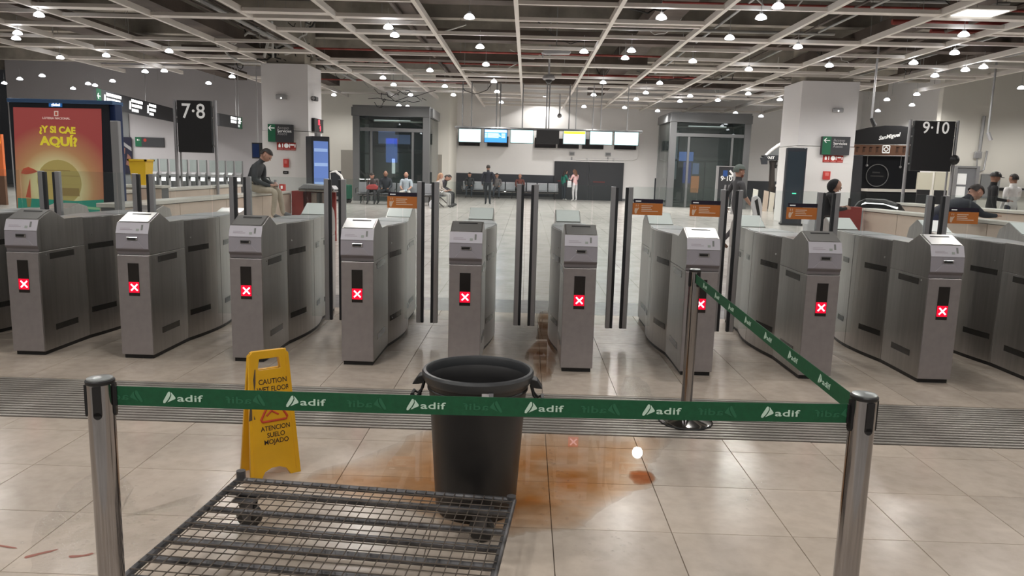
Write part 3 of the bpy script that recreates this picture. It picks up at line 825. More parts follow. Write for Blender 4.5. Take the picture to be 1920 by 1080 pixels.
# ------------------------------------------------------------------ spilled liquid
def film(name, tint, rough=.02, bump=.0):
    m = bpy.data.materials.new(name); m.use_nodes = True
    nt = m.node_tree; nt.nodes.clear(); N = nt.nodes.new; L = nt.links.new
    o = N('ShaderNodeOutputMaterial'); t = N('ShaderNodeBsdfTransparent'); g = N('ShaderNodeBsdfGlossy'); g.inputs['Roughness'].default_value = rough
    f = thin_fresnel(nt, 1.36)
    mx = N('ShaderNodeMixShader')
    geo = N('ShaderNodeNewGeometry'); n = N('ShaderNodeTexNoise'); n.inputs['Scale'].default_value = 3.2; n.inputs['Detail'].default_value = 6
    L(geo.outputs['Position'], n.inputs['Vector'])
    at_ = N('ShaderNodeAttribute'); at_.attribute_name = 'thickness'
    mu = N('ShaderNodeMath'); mu.operation = 'MULTIPLY'
    mr = N('ShaderNodeMapRange'); mr.inputs['From Min'].default_value = .3; mr.inputs['From Max'].default_value = .7; mr.inputs['To Min'].default_value = .35; mr.inputs['To Max'].default_value = 1.
    L(n.outputs['Fac'], mr.inputs[0]); L(mr.outputs[0], mu.inputs[0]); L(at_.outputs['Fac'], mu.inputs[1])
    mc = N('ShaderNodeMix'); mc.data_type = 'RGBA'
    mc.inputs[6].default_value = (1, 1, 1, 1); mc.inputs[7].default_value = (*tint, 1)
    L(mu.outputs[0], mc.inputs[0]); L(mc.outputs[2], t.inputs[0])
    if bump:
        n2 = N('ShaderNodeTexNoise'); n2.inputs['Scale'].default_value = 55; L(geo.outputs['Position'], n2.inputs['Vector'])
        b = N('ShaderNodeBump'); b.inputs['Strength'].default_value = bump; b.inputs['Distance'].default_value = .012
        L(n2.outputs['Fac'], b.inputs['Height']); L(b.outputs[0], g.inputs['Normal'])
    L(f.outputs[0], mx.inputs[0]); L(t.outputs[0], mx.inputs[1]); L(g.outputs[0], mx.inputs[2]); L(mx.outputs[0], o.inputs[0])
    return m
def blob(name, pts, z, m, label, wob=.03, sub=4, seed=1, cat='puddle', rings=((1, 0), (.93, .35), (.82, .75), (.6, 1.), (.3, 1.)), heart=None):
    """irregular flat film whose thickness grows from its rim inward"""
    rnd = random.Random(seed)
    P = [Vector((x, y, 0)) for x, y in pts]; n = len(P); V = []
    for i in range(n):
        p0, p1, p2, p3 = P[i - 1], P[i], P[(i + 1) % n], P[(i + 2) % n]
        for k in range(sub):
            s = k / sub
            v = .5 * ((2 * p1) + (p2 - p0) * s + (2 * p0 - 5 * p1 + 4 * p2 - p3) * s * s + (-p0 + 3 * p1 - 3 * p2 + p3) * s ** 3)
            V.append(v + Vector((rnd.uniform(-wob, wob), rnd.uniform(-wob, wob), 0)))
    c = sum(V, Vector()) / len(V) if heart is None else Vector((*heart, 0))
    W = []; T = []; F = []; N_ = len(V)
    for (k, th) in rings:
        for v in V:
            q = c + (v - c) * k; W.append((q.x, q.y, z)); T.append(th)
    W.append((c.x, c.y, z)); T.append(1.)
    for r in range(len(rings) - 1):
        for i in range(N_):
            F.append((r * N_ + i, r * N_ + (i + 1) % N_, (r + 1) * N_ + (i + 1) % N_, (r + 1) * N_ + i))
    r = len(rings) - 1
    for i in range(N_): F.append((r * N_ + i, r * N_ + (i + 1) % N_, len(W) - 1))
    me = bpy.data.meshes.new(name); me.from_pydata(W, [], F)
    at_ = me.attributes.new('thickness', 'FLOAT', 'POINT'); at_.data.foreach_set('value', T)
    bm = bmesh.new(); bm.from_mesh(me); bmesh.ops.recalc_face_normals(bm, faces=bm.faces)
    for f in bm.faces:
        if f.normal.z < 0: f.normal_flip()
    bm.to_mesh(me); bm.free(); me.materials.append(m)
    return tag(link(name, me), label, cat)
def gp(*pp): return [tuple(atz(x, y)[:2]) for x, y in pp]
blob('orange_puddle', gp((700, 850), (820, 800), (960, 812), (1040, 806), (1120, 808), (1200, 812), (1256, 820), (1240, 850), (1222, 880), (1228, 908), (1170, 932), (1110, 972), (1085, 992), (1000, 998), (940, 1010), (860, 1000), (760, 960), (640, 935), (560, 900)), .0016, film('orange liquid film', (.82, .50, .21), .012), 'orange brown puddle of spilled liquid around the charcoal bin', .014, 6, 3, heart=(-.02, 3.45), rings=((1, 0), (.93, .28), (.8, .5), (.6, .72), (.35, 1.)))
blob('brown_puddle', gp((1012, 585), (1040, 588), (1048, 620), (1046, 660), (1040, 690), (1030, 715), (1008, 712), (1000, 690), (985, 668), (1003, 640), (1010, 612)), .0016, film('brown liquid film', (.58, .36, .2), .02), 'brown wet patch on the tiles between two ticket gates', .012, 4, 5)
blob('orange_puddle', gp((1180, 884), (1222, 886), (1226, 905), (1190, 908)), .0022, film('deep orange film', (.75, .30, .06), .02), 'small deep orange smear at the edge of the spill', .006, 4, 6)
SPL = film('clear water film', (.97, .97, .96), .03, 1.)
blob('water_splash', gp((60, 1010), (120, 930), (200, 880), (240, 905), (260, 960), (330, 950), (380, 930), (345, 990), (260, 1040), (160, 1075), (70, 1070)), .0016, SPL, 'clear rippled water splashed on the floor by the near barrier post', .02, 5, 8)
blob('water_splash', gp((1170, 712), (1205, 712), (1230, 760), (1215, 800), (1180, 800), (1165, 760)), .004, SPL, 'clear water splashed over the grating beside the far post', .015, 5, 9)
# dried red scratches on the floor
for pts in (((0, 1022), (30, 1027), (29, 1029), (0, 1025)), ((48, 1043), (78, 1036), (108, 1030), (104, 1033), (76, 1040), (50, 1047)), ((130, 1042), (155, 1041), (172, 1037), (176, 1039), (156, 1044), (134, 1046))):
    blob('paint_smear', gp(*pts), .0013, mat('dull red paint', (.40, .15, .11), .5), {0: 'dull red paint smear at the picture edge near the trolley', 48: 'dull red paint smear on the tile left of the splash', 130: 'dull red paint smear under the water splash'}[pts[0][0]], .002, 2, 11, 'paint smear')

# ------------------------------------------------------------------ poster totem at the left
def quad_on(Y, pts, dy_, th, m, name, parent, off):
    """flat piece on a board standing at depth Y; outline given where it stands"""
    P = []
    for x, y in pts:
        p = at(x, y, Y); P.append((p.x - off[0], p.z - off[2]))
    return MB().prism(P, Y - off[1] - dy_ - th, Y - off[1] - dy_, 'y').build(name, m, parent)
YT = 9.6
tl = at(14, 187, YT); tr = at(212, 190, YT)
tx0, tx1, tz1 = tl.x, tr.x, tl.z
t = thing('poster_totem', 'backlit red advertising totem asking a question in yellow letters, behind the gates', 'totem', ((tx0 + tx1) / 2, YT, 0))
off = t.location
hw_ = (tx1 - tx0) / 2
box('casing', (-hw_, .02, .0), (hw_, .22, tz1), BLUEF, t, bevel=.02)
box('frame', (-hw_ + .015, .0, .25), (hw_ - .06, .02, tz1 - .03), TOTEM, t)
box('top_rail', (-hw_, -.02, tz1 - .03), (hw_, .24, tz1 + .02), mat('steel blue rail', (.12, .22, .42), .25, .6), t, bevel=.006)
pm = bpy.data.materials.new('sunset poster print'); pm.use_nodes = True
nt = pm.node_tree; b = nt.nodes['Principled BSDF']; N = nt.nodes.new; L = nt.links.new
geo = N('ShaderNodeTexCoord'); vm = N('ShaderNodeVectorMath'); vm.operation = 'DISTANCE'
pc = at(106, 335, YT) - Vector(off); vm.inputs[1].default_value = (pc.x, -.004, pc.z - .1)
L(geo.outputs['Object'], vm.inputs[0]); cr = N('ShaderNodeValToRGB')
e = cr.color_ramp.elements; e[0].position = .30; e[0].color = (.62, .57, .30, 1); e[1].position = .78; e[1].color = (.36, .075, .07, 1)
x_ = e.new(.48); x_.color = (.46, .25, .12, 1)
L(vm.outputs['Value'], cr.inputs[0]); L(cr.outputs[0], b.inputs['Base Color']); L(cr.outputs[0], b.inputs['Emission Color']); b.inputs['Emission Strength'].default_value = .30; b.inputs['Roughness'].default_value = .25
def lit(name, c, k=.3): return mat(name, c, .3, emit=k)
quad_on(YT, [(25, 201), (190, 204), (196, 420), (34, 420)], 0, .005, pm, 'poster', t, off)
SEA = lit('teal sea print', (.03, .24, .17)); SEA2 = lit('pale green sea print', (.25, .46, .26)); GLOBE = lit('tan globe print', (.40, .32, .11)); GLB2 = lit('brown globe print', (.27, .19, .07)); PRED = lit('poster red print', (.45, .09, .05)); PYEL = lit('poster yellow print', (.78, .66, .05))
cen = at(112, 342, YT)
R = 42 / F_PX * YT
gl_ = [(cen.x - off[0] + R * math.cos(k * PI / 14), cen.z - off[2] + R * math.sin(k * PI / 14)) for k in range(28)]
MB().prism(gl_, -.0058, -.005, 'y').build('globe', GLOBE, t)
gb = MB()
for (y, x0, x1, h_) in ((318, 80, 132, 3), (329, 112, 150, 2), (345, 74, 155, 2), (352, 110, 150, 16)):
    p = at(x0, y, YT); q = at(x1, y + h_, YT)
    gb.box((p.x - off[0], -.0066, q.z), (q.x - off[0], -.0058, p.z))
gb.build('globe_marking', GLB2, t)
quad_on(YT, [(34, 371), (95, 374), (142, 377), (195, 374), (196, 420), (35, 420)], .0062, .0006, SEA, 'sea', t, off)
quad_on(YT, [(36, 391), (90, 395), (150, 386), (195, 390), (195, 394), (150, 391), (90, 400), (36, 396)], .007, .0006, SEA2, 'wave', t, off)
quad_on(YT, [(49, 370), (57, 334), (59, 371)], .007, .0006, PRED, 'sail', t, off)
quad_on(YT, [(50, 372), (60, 372), (58, 388), (52, 388)], .007, .0006, GLB2, 'boat_hull', t, off)
quad_on(YT, [(40, 325), (44, 316), (54, 313), (66, 318), (71, 322), (62, 325), (50, 327)], .007, .0006, PRED, 'red_cloud', t, off)
def ptext(s, px, py, hpx, m, Y, parent, off, d=.007, bold=0., sx=1., name='lettering', tilt=0., **k):
    p = at(px, py, Y); size = hpx / F_PX * Y / .72
    return text_obj(name, s, size, m, parent, (p.x - off[0], Y - off[1] - d, p.z - off[2]), depth=.0008, bold=bold, sx=sx, tilt=tilt, **k)
ptext('¿Y SI CAE', 108, 244, 12, PYEL, YT, t, off, bold=.005, sx=1.0, tilt=-.02)
ptext('AQUÍ?', 111, 266, 16, PYEL, YT, t, off, bold=.007, sx=1.12, tilt=-.02)
PWHT = lit('poster white print', (.72, .55, .50))
ptext('LOTERIA NACIONAL', 106, 222, 4, PWHT, YT, t, off, bold=.0008, sx=1.0)
quad_on(YT, [(102, 208), (110, 208), (110, 218), (102, 218)], .006, .0006, PWHT, 'emblem', t, off)
quad_on(YT, [(104, 210), (108, 210), (108, 216), (104, 216)], .007, .0006, PRED, 'emblem', t, off)
quad_on(YT, [(92, 192), (117, 193), (117, 201), (92, 200)], .003, .003, lit('small blue sign', (.03, .18, .55)), 'brand_plate', t, off)
ptext('global', 105, 196.5, 5, LITW, YT, t, off, d=.008, bold=.001)
for k, x in enumerate((tx0 - .10, tx1 + .03)):
    p = thing('steel_post', ['grey square post at the picture edge beside the red totem', 'grey square post between the red totem and the yellow bin'][k], 'post', (x, YT + .35, 0) if k == 0 else (at(220, 300, 8.7).x, 8.7, 0))
    box('shaft', (-.045, -.035, 0), (.045, .035, (2.08, 1.98)[k]), LGREY, p, bevel=.006); box('foot', (-.09, -.08, 0), (.09, .08, .012), LGREY, p)

# ------------------------------------------------------------------ low walls round the stairwells
def low_wall(x0, y0, x1, y1, ztop, thick, label, npan, face=-1, cop=.05):
    d = Vector((x1 - x0, y1 - y0, 0)); Ln = d.length; rz = math.atan2(d.y, d.x)
    t = thing('low_wall', label, 'low wall', (x0, y0, 0), rz)
    box('core', (0, -thick / 2 + .02, 0), (Ln, thick / 2 - .02, ztop - cop), GREYM, t)
    w_ = Ln / npan
    for i in range(npan):
        for s in (-1, 1):
            a, b_ = (s * (thick / 2 - .02), s * thick / 2)
            box('cladding_panel', (i * w_ + .006, min(a, b_), .06), ((i + 1) * w_ - .006, max(a, b_), ztop - cop - .012), STONE, t)
    box('coping', (-.02, -thick / 2 - .03, ztop - cop), (Ln + .02, thick / 2 + .03, ztop), STONEW, t, bevel=.006)
    return t
a = atz(222, 382, 1.01); b_ = atz(546, 357.5, 1.01)
WA = (a.copy(), b_.copy())
def on_a(px, f=0.):
    lo, hi = 0., 1.
    for _ in range(40):
        m_ = (lo + hi) / 2; q_ = WA[0].lerp(WA[1], m_); c_ = RW.transposed() @ (q_ - Vector((0, 0, EYE)))
        if 960 - F_PX * c_.x / c_.z < px: lo = m_
        else: hi = m_
    q_ = WA[0].lerp(WA[1], lo); return Vector((q_.x - .12 + f, q_.y, 1.01))
low_wall(a.x - .12, a.y, b_.x - .12, b_.y, 1.01, .24, 'beige stone low wall the seated man sits on', 4)
a2 = atz(222, 358, 1.01); b2 = atz(452, 346, 1.01)
low_wall(a2.x - .15, a2.y, b2.x - .15, b2.y, 1.01, .3, 'beige stone low wall behind the first, running to the double digit sign', 3)
c = at(228, 346, 13.6)
low_wall(c.x - .2, 13.75, at(302, 346, 13.6).x, 13.75, c.z, .3, 'short beige wall carrying the yellow square bin', 1)
t = thing('yellow_bin', 'yellow square plastic bin standing on the short beige wall', 'bin', (at(264, 344, 13.7).x, 13.75, c.z))
hh = (at(264, 299, 13.7).z - c.z)
mb = MB()
v = [(-.12, -.12, 0), (.12, -.12, 0), (.12, .12, 0), (-.12, .12, 0), (-.155, -.15, hh), (.155, -.15, hh), (.155, .15, hh), (-.155, .15, hh)]
mb.add(v, [(0, 3, 2, 1), (0, 1, 5, 4), (1, 2, 6, 5), (2, 3, 7, 6), (3, 0, 4, 7)]).build('body', YELB, t)
mb = MB()
for (p, q) in (((-.17, -.165), (.17, -.135)), ((-.17, .135), (.17, .165)), ((-.17, -.165), (-.14, .165)), ((.14, -.165), (.17, .165))): mb.box((p[0], p[1], hh - .03), (q[0], q[1], hh + .004))
mb.build('rim', YELB, t)
box('lid_panel', (-.14, -.14, hh - .05), (.14, .14, hh - .04), BLACK, t)
# right-hand stairwell
a = atz(1618, 390, 1.01); b_ = atz(1920, 419, 1.01)
ex = b_ + (b_ - a) * .1
low_wall(a.x + .12, a.y, ex.x + .12, ex.y, 1.01, .24, 'beige stone low wall running from the dark red panel to the picture edge', 4)
c = atz(1640, 383, 1.10)
low_wall(c.x + 1.3, 15.6, at(1960, 372, 10.8).x + 1.5, 10.6, 1.10, .3, 'beige stone low wall with pale coping behind the leaning man', 3)
p = at(1556, 387, 14.3); q = at(1617, 387, 14.3)
t = thing('end_panel', 'dark red panel closing the end of the right low wall', 'panel', ((p.x + q.x) / 2, 14.4, 0))
box('board', (-(q.x - p.x) / 2, -.1, 0), ((q.x - p.x) / 2, .1, p.z), REDP, t)
box('edge_strip', (-(q.x - p.x) / 2 - .11, -.09, 0), (-(q.x - p.x) / 2 - .002, .09, p.z + .03), STONE, t)
p = at(545, 358, 15.2); q = at(565, 358, 15.2)
t = thing('service_counter', 'dark red counter with a steel top at the end of the left low wall', 'counter', (p.x, 15.3, 0))
box('side_panel', (0, -.05, 0), (.24, .75, p.z), REDP, t)
box('front_panel', (.25, .1, 0), (.86, .16, p.z), REDP, t)
MB().lathe([(.17, 0), (.17, p.z - .02)], 20, (.55, -.05, 0)).build('drum', CHROMED, t, smooth=True)
box('steel_top', (.2, -.25, p.z), (.92, .75, p.z + .05), CHROMED, t, bevel=.012)
MB().prism([(.12, p.z + .05), (.88, p.z + .05), (.82, p.z + .12), (.25, p.z + .15)], -.05, .3, 'y').build('cover', LGREY, t, bevel=.01)
t = thing('water_bottle', 'pinkish bottle standing on the low wall beside the seated man', 'bottle', (b_.x, 0, 0))
t.location = on_a(528)
MB().lathe([(.001, 0), (.055, 0), (.055, .14), (.02, .18)], 12).build('body', mat('pink translucent plastic', (.45, .28, .25), .3), t, smooth=True)
MB().lathe([(.02, .178), (.026, .18), (.026, .22), (.001, .22)], 10).build('cap', LGREY, t, smooth=True)
t = thing('red_carton', 'small red carton with a white mark on the low wall', 'carton', tuple(on_a(541)))
box('body', (-.05, -.05, 0), (.05, .05, .13), REDBOX, t); box('mark', (-.02, -.053, .04), (.02, -.0505, .10), SIGNW, t)

# ------------------------------------------------------------------ tall platform number signs
def platform_sign(label, x0, x1, yt, yb, Y, txt, tx_px, ty_px, th, ybase):
    a = at(x0, yt, Y); b = at(x1, yb, Y)
    cx = (a.x + b.x) / 2
    t = thing('platform_sign', label, 'sign', (cx, Y, 0))
    W = (b.x - a.x) / 2; off = t.location
    box('board', (-W, -.06, b.z), (W, .06, a.z), SIGNB, t, bevel=.01)
    for s in (-1, 1):
        MB().cyl((s * (W + .075), 0, 0), (s * (W + .075), 0, a.z + .02), .035, 12).build('pole', ALU, t, smooth=True)
        MB().cyl((s * (W + .03), .12, 0), (s * (W + .03), .12, a.z - .1), .02, 10).build('rear_pole', ALU, t, smooth=True)
        for z in (b.z + .15, (a.z + b.z) / 2 + .2, a.z - .12):
            MB().cyl((s * W, 0, z), (s * (W + .06), 0, z), .018, 8).build('bracket', LGREY, t, smooth=True)
    ptext(txt, tx_px, ty_px, th, SIGNW, Y, t, off, d=.0605, bold=.004, sx=.95)
    return t
platform_sign('black board reading seven and eight in white between steel poles, at the left', 333, 400, 188, 287, 17, '7·8', 364.5, 210, 27, 368)
platform_sign('black board reading nine and ten in white between steel poles, at the right', 1714, 1779, 226, 322, 17, '9·10', 1752, 241, 21, 375)

# ------------------------------------------------------------------ hanging direction signs at the left
def hang_sign(label, p0, p1, hgt, groups, arrow_left, rods):
    p0 = Vector(p0); p1 = Vector(p1); d = p1 - p0; Ln = d.length; rz = math.atan2(d.y, d.x)
    t = thing('direction_sign', label, 'sign', p0, rz)
    slope = d.z
    box('board', (0, -.05, -hgt / 2), (Ln, .05, hgt / 2), SIGND, t)
    gx = 0.01 if arrow_left else Ln - .45
    box('green_field', (gx, -.056, -hgt / 2), (gx + .43, -.0505, hgt / 2), GREEN, t)
    mb = MB(); c = gx + .2; z = .06
    mb.box((c - .1, -.062, z - .015), (c + .12, -.057, z + .015))
    mb.prism([(c - .14, z), (c - .04, z + .1), (c, z + .1), (c - .09, z), (c, z - .1), (c - .04, z - .1)], -.062, -.057, 'y')
    mb.build('arrow', LITW, t)
    for (s0, s1, n, ic) in groups:
        if ic: MB().prism([(s0 - .28, -.16), (s0 - .10, -.16), (s0 - .10, .16), (s0 - .22, .16)], -.06, -.055, 'y').build('pictogram', LITW, t)
        for k in range(n):
            ww = (s1 - s0) * (1, .92, .6)[k % 3]
            nb = 4
            for j in range(nb):
                a = s0 + ww * j / nb; 
                box('text_line', (a, -.06, hgt * (.30 - .29 * k) - .055), (a + ww / nb - .05, -.055, hgt * (.30 - .29 * k) + .055), LITW, t)
    for r in rods:
        MB().cyl((r * Ln, 0, hgt / 2), (r * Ln, 0, 7.0 - p0.z), .02, 8).build('rod', LGREY, t)
    return t
p0 = at(178, 182, 26.5); p1 = at(331, 207, 38 - 1.5); p1.z = p0.z
hang_sign('long dark backlit direction sign with white lines, hanging above the red totem', p0, p1, .62, [(.95, 2.5, 3, True), (3.6, 5.0, 3, True), (5.8, 6.8, 3, True)], True, (.55,))
p0 = at(409, 224, 31); p1 = at(452, 226, 33.5); p1.z = p0.z
hang_sign('short dark backlit direction sign right of the board reading 7 and 8', p0, p1, .5, [(1.2, 1.9, 2, False), (2.0, 2.35, 3, False)], False, (.78, .9))
pw = 37.9
def on_wall(name, label, cat, x0, y0, x1, y1, Y, m, th=.05):
    a = at(x0, y0, Y); b = at(x1, y1, Y)
    t = thing(name, label, cat, ((a.x + b.x) / 2, Y, b.z))
    box('board', (-(b.x - a.x) / 2, -th, 0), ((b.x - a.x) / 2, 0, a.z - b.z), m, t)
    return t, (b.x - a.x), (a.z - b.z)
t, W, H = on_wall('wall_sign', 'dark wall sign with a green end under the long direction sign', 'sign', 254, 257, 309, 276, 37.98, SIGND)
box('green_field', (-W / 2, -.056, 0), (-W / 2 + .32, -.0505, H), GREEN, t)
MB().cyl((-W / 2 + .5, -.058, H * .7), (-W / 2 + .5, -.0505, H * .7), .08, 12).build('red_dot', REDS, t)
MB().prism([(-W / 2 + .08, H * .7), (-W / 2 + .15, H * .82), (-W / 2 + .15, H * .72), (-W / 2 + .24, H * .72), (-W / 2 + .24, H * .68), (-W / 2 + .15, H * .68), (-W / 2 + .15, H * .58)], -.062, -.057, 'y').build('arrow', SIGNW, t)
t, W, H = on_wall('wall_board', 'tall dark grey panel behind the totem post', 'panel', 205, 200, 249, 375, 37.97, mat('mid grey panel', (.22, .23, .24), .5), .03)
t, W, H = on_wall('advert_picture', 'dark picture with pale stripes on the grey panel', 'poster', 227, 257, 250, 326, 37.9, mat('dark picture print', (.03, .03, .05), .3), .05)
MB().prism([(-W / 2, H * .82), (W / 2, H * .62), (W / 2, H * .72), (-W / 2, H * .92)], -.056, -.0505, 'y').build('pale_stripe', LGREY, t)
MB().prism([(-W * .1, H * .25), (W * .3, H * .2), (W * .42, H * .45), (W * .1, H * .55)], -.056, -.0505, 'y').build('brown_shape', mat('brown print', (.25, .12, .09), .5), t)
MB().prism([(-W * .45, H * .5), (-W * .15, H * .55), (-W * .1, H * .7), (-W * .4, H * .72)], -.056, -.0505, 'y').build('brown_shape', mat('brown print'), t)
t, W, H = on_wall('shop_front', 'dim orange lit shop front at the picture edge', 'shop front', -60, 250, 12, 330, 24, mat('orange shop panel', (.55, .13, .04), .5, emit=.25), .1)
box('lit_strip', (-W / 2, -.12, H * .78), (W / 2 - .05, -.101, H * .97), mat('yellow lit strip', (1., .75, .05), .4, emit=1.2), t)
box('base', (-W / 2, -.1, -1.9), (W / 2, 0, -.01), BROWN, t)

# far row of small gates at the left
gm_body = MB().box((-.09, 0, 0), (.09, .22, .95)).mesh('body', GREYM, bevel=.01)
gm_top = MB().prism([(0, .952), (0, 1.05), (.1, 1.12), (.16, 1.02), (.22, 1.02), (.22, .952)], -.09, .09, 'x').mesh('head', LGREY)
gm_post = MB().cyl((.13, .1, .1), (.13, .1, 1.6), .025, 8).mesh('post', GREYM)
gm_gl = MB().box((-.16, .095, 1.14), (.10, .105, 1.6)).mesh('glass_pane', GLASSC)
gm_l = MB().box((-.08, -.01, .80), (.08, -.001, .93)).mesh('lit_mark', LITW)
where = ['beside the yellow bin', 'second from the yellow bin', 'third from the yellow bin', 'left of the double digit sign', 'just under the double digit sign', 'right under the double digit sign', 'at the right pole of that sign', 'third left of the seated man', 'second left of the seated man', 'nearest the seated man']
for k, x in enumerate((290, 308, 326, 345, 363, 381, 400, 416, 432, 448)):
    p = atz(x, 374 - k * .9, 0); Y = 28 + k * .25; p = at(x, 360, Y)
    t = thing('far_ticket_gate', 'small far grey ticket gate %s' % where[k], 'ticket gate', (p.x, Y, 0), 0, 'far row of ticket gates')
    link('body', gm_body, t); link('head', gm_top, t); link('post', gm_post, t); link('glass_pane', gm_gl, t); link('lit_mark', gm_l, t)
t, W, H = on_wall('black_band', 'long black band on the wall behind the far ticket gates', 'panel', 250, 327, 470, 338, 37.9, BLACK, .04)

# ------------------------------------------------------------------ things on the columns
def col_things(cx, face, Y, px, nm):
    (ex0, ey0, ex1, ey1), (sx0, sy0, sx1, sy1), (rx0, ry0, rx1, ry1), (ax0, ay0, ax1, ay1) = px
    a = at(ex0, ey0, Y); b = at(ex1, ey1, Y)
    t = thing('emergency_light', 'grey emergency light high on the %s column' % nm, 'light', ((a.x + b.x) / 2, Y, b.z))
    box('body', (-(b.x - a.x) / 2, -.08, 0), ((b.x - a.x) / 2, 0, a.z - b.z), LGREY, t, bevel=.02)
    MB().cyl((0, -.09, .04), (0, -.078, .04), .025, 10).build('led', LITW, t)
    a = at(sx0, sy0, Y); b = at(sx1, sy1, Y); W = (b.x - a.x) / 2; H = a.z - b.z
    t = thing('direction_sign', 'green and grey direction sign with a left arrow on the %s column' % nm, 'sign', ((a.x + b.x) / 2, Y, b.z))
    box('board', (-W, -.16, 0), (W, 0, H), SIGND, t)
    box('green_field', (-W, -.165, 0), (-W * .38, -.1605, H), GREEN, t)
    c = -W * .72; z = H * .78
    mb = MB().box((c - .06, -.171, z - .012), (c + .11, -.166, z + .012))
    mb.prism([(c - .10, z), (c - .02, z + .08), (c + .01, z + .08), (c - .055, z), (c + .01, z - .08), (c - .02, z - .08)], -.171, -.166, 'y')
    mb.build('arrow', SIGNW, t)
    for s, zz, m in (('Acceso', .80, LGREY), ('Servicios', .62, SIGNW), ('Aseos', .46, LGREY)):
        text_obj('lettering', s, .13, m, t, (-W * .22, -.162, H * zz), depth=.001, align='LEFT')
    a = at(rx0, ry0, Y); b = at(rx1, ry1, Y); W = (b.x - a.x) / 2; H = a.z - b.z
    t = thing('pictogram_sign', 'red sign with three white pictograms on the %s column' % nm, 'sign', ((a.x + b.x) / 2, Y, b.z))
    for k in range(3):
        x0 = -W + k * 2 * W / 3
        p = box('panel', (x0 + .004, -.02, 0), (x0 + 2 * W / 3 - .004, 0, H), REDS, t)
        q = MB()
        if k == 0: q.box((x0 + .06, -.024, H * .35), (x0 + .13, -.0205, H * .72)).box((x0 + .08, -.024, H * .72), (x0 + .11, -.0205, H * .86)).box((x0 + .18, -.024, H * .35), (x0 + .21, -.0205, H * .85))
        if k == 1: q.cyl((x0 + .11, -.024, H * .6), (x0 + .11, -.0205, H * .6), .075, 14).box((x0 + .2, -.024, H * .35), (x0 + .23, -.0205, H * .85))
        if k == 2: q.box((x0 + .03, -.024, H * .62), (x0 + .15, -.0205, H * .82)).box((x0 + .17, -.024, H * .38), (x0 + .2, -.0205, H * .8))
        q.build('pictogram', SIGNW, p)
        box('caption', (x0 + .04, -.024, H * .1), (x0 + .22, -.0205, H * .18), mat('pink print', (.7, .3, .28), .5), p)
    a = at(ax0, ay0, Y); b = at(ax1, ay1, Y); W = (b.x - a.x) / 2; H = a.z - b.z
    t = thing('alarm_box', 'small red fire alarm box on the %s column' % nm, 'alarm', ((a.x + b.x) / 2, Y, b.z))
    box('body', (-W, -.06, 0), (W, 0, H), REDBOX, t, bevel=.01)
    box('button', (-W * .5, -.07, H * .45), (W * .5, -.0605, H * .85), mat('pink button', (.75, .22, .2), .4), t)
YL = 25.8 - .8; YL2 = YL - .01
col_things(0, 0, YL - .012, ((518, 177, 539, 187), (505, 233, 551, 267), (519, 267, 555, 282), (532, 298, 542, 314)), 'left')
col_things(0, 0, 26.9 - .912, ((1561, 203, 1580, 211), (1540, 256, 1588, 291), (1543, 291, 1580, 305), (1543, 321, 1555, 337)), 'right')
p = at(536, 323, YL - .012)
t = thing('wall_plate', 'small black plate below the red alarm box', 'plate', (p.x, YL - .012, p.z - .05))
box('plate', (-.09, -.02, 0), (.09, 0, .09), BLACK, t, bevel=.005); box('slot', (-.05, -.024, .035), (.05, -.0205, .055), LGREY, t)
# side face of the left column: red figures clock and camera
cxr = -7.95 + .76
t = thing('led_clock', 'black clock box with red led figures on the side of the left column', 'clock', (cxr + .003, 25.9, at(585, 248, 25.9).z))
hh = at(585, 223, 25.9).z - t.location.z
box('case', (0, -.55, 0), (.10, .55, hh), BLACK, t, bevel=.01)
me = text_mesh('12', hh * .5, .001, RED, bold=.01); me.transform(Matrix.Translation((.103, 0, hh * .72)) @ Matrix.Rotation(PI / 2, 4, 'Z') @ FRONT); link('figures', me, t)
me = text_mesh('9', hh * .5, .001, RED, bold=.01); me.transform(Matrix.Translation((.103, .15, hh * .28)) @ Matrix.Rotation(PI / 2, 4, 'Z') @ FRONT); link('figures', me, t)
box('rim', (.1, -.55, hh - .03), (.108, .55, hh), BLACK, t)
t = thing('wall_camera', 'small black camera on the side of the left column', 'camera', (cxr + .012, 25.6, at(583, 190, 25.7).z))
box('body', (0, -.25, 0), (.14, .1, .14), BLACK, t, bevel=.02); MB().cyl((.07, -.30, .07), (.07, -.25, .07), .05, 10).build('lens', LGREY, t, smooth=True)
p = at(475, 297, 27); q = at(493, 268, 27)
t = thing('info_screen', 'dark blue hanging screen half hidden behind the left column', 'screen', ((p.x + q.x) / 2, 27, p.z))
box('case', (-(q.x - p.x) / 2 - .02, -.06, 0), ((q.x - p.x) / 2 + .1, .06, q.z - p.z), BLACK, t); box('display', (-(q.x - p.x) / 2, -.064, .04), ((q.x - p.x) / 2 - .12, -.061, q.z - p.z - .04), BLUEF, t)
MB().cyl((0, 0, q.z - p.z), (0, 0, 6.99 - p.z), .02, 8).build('rod', LGREY, t)
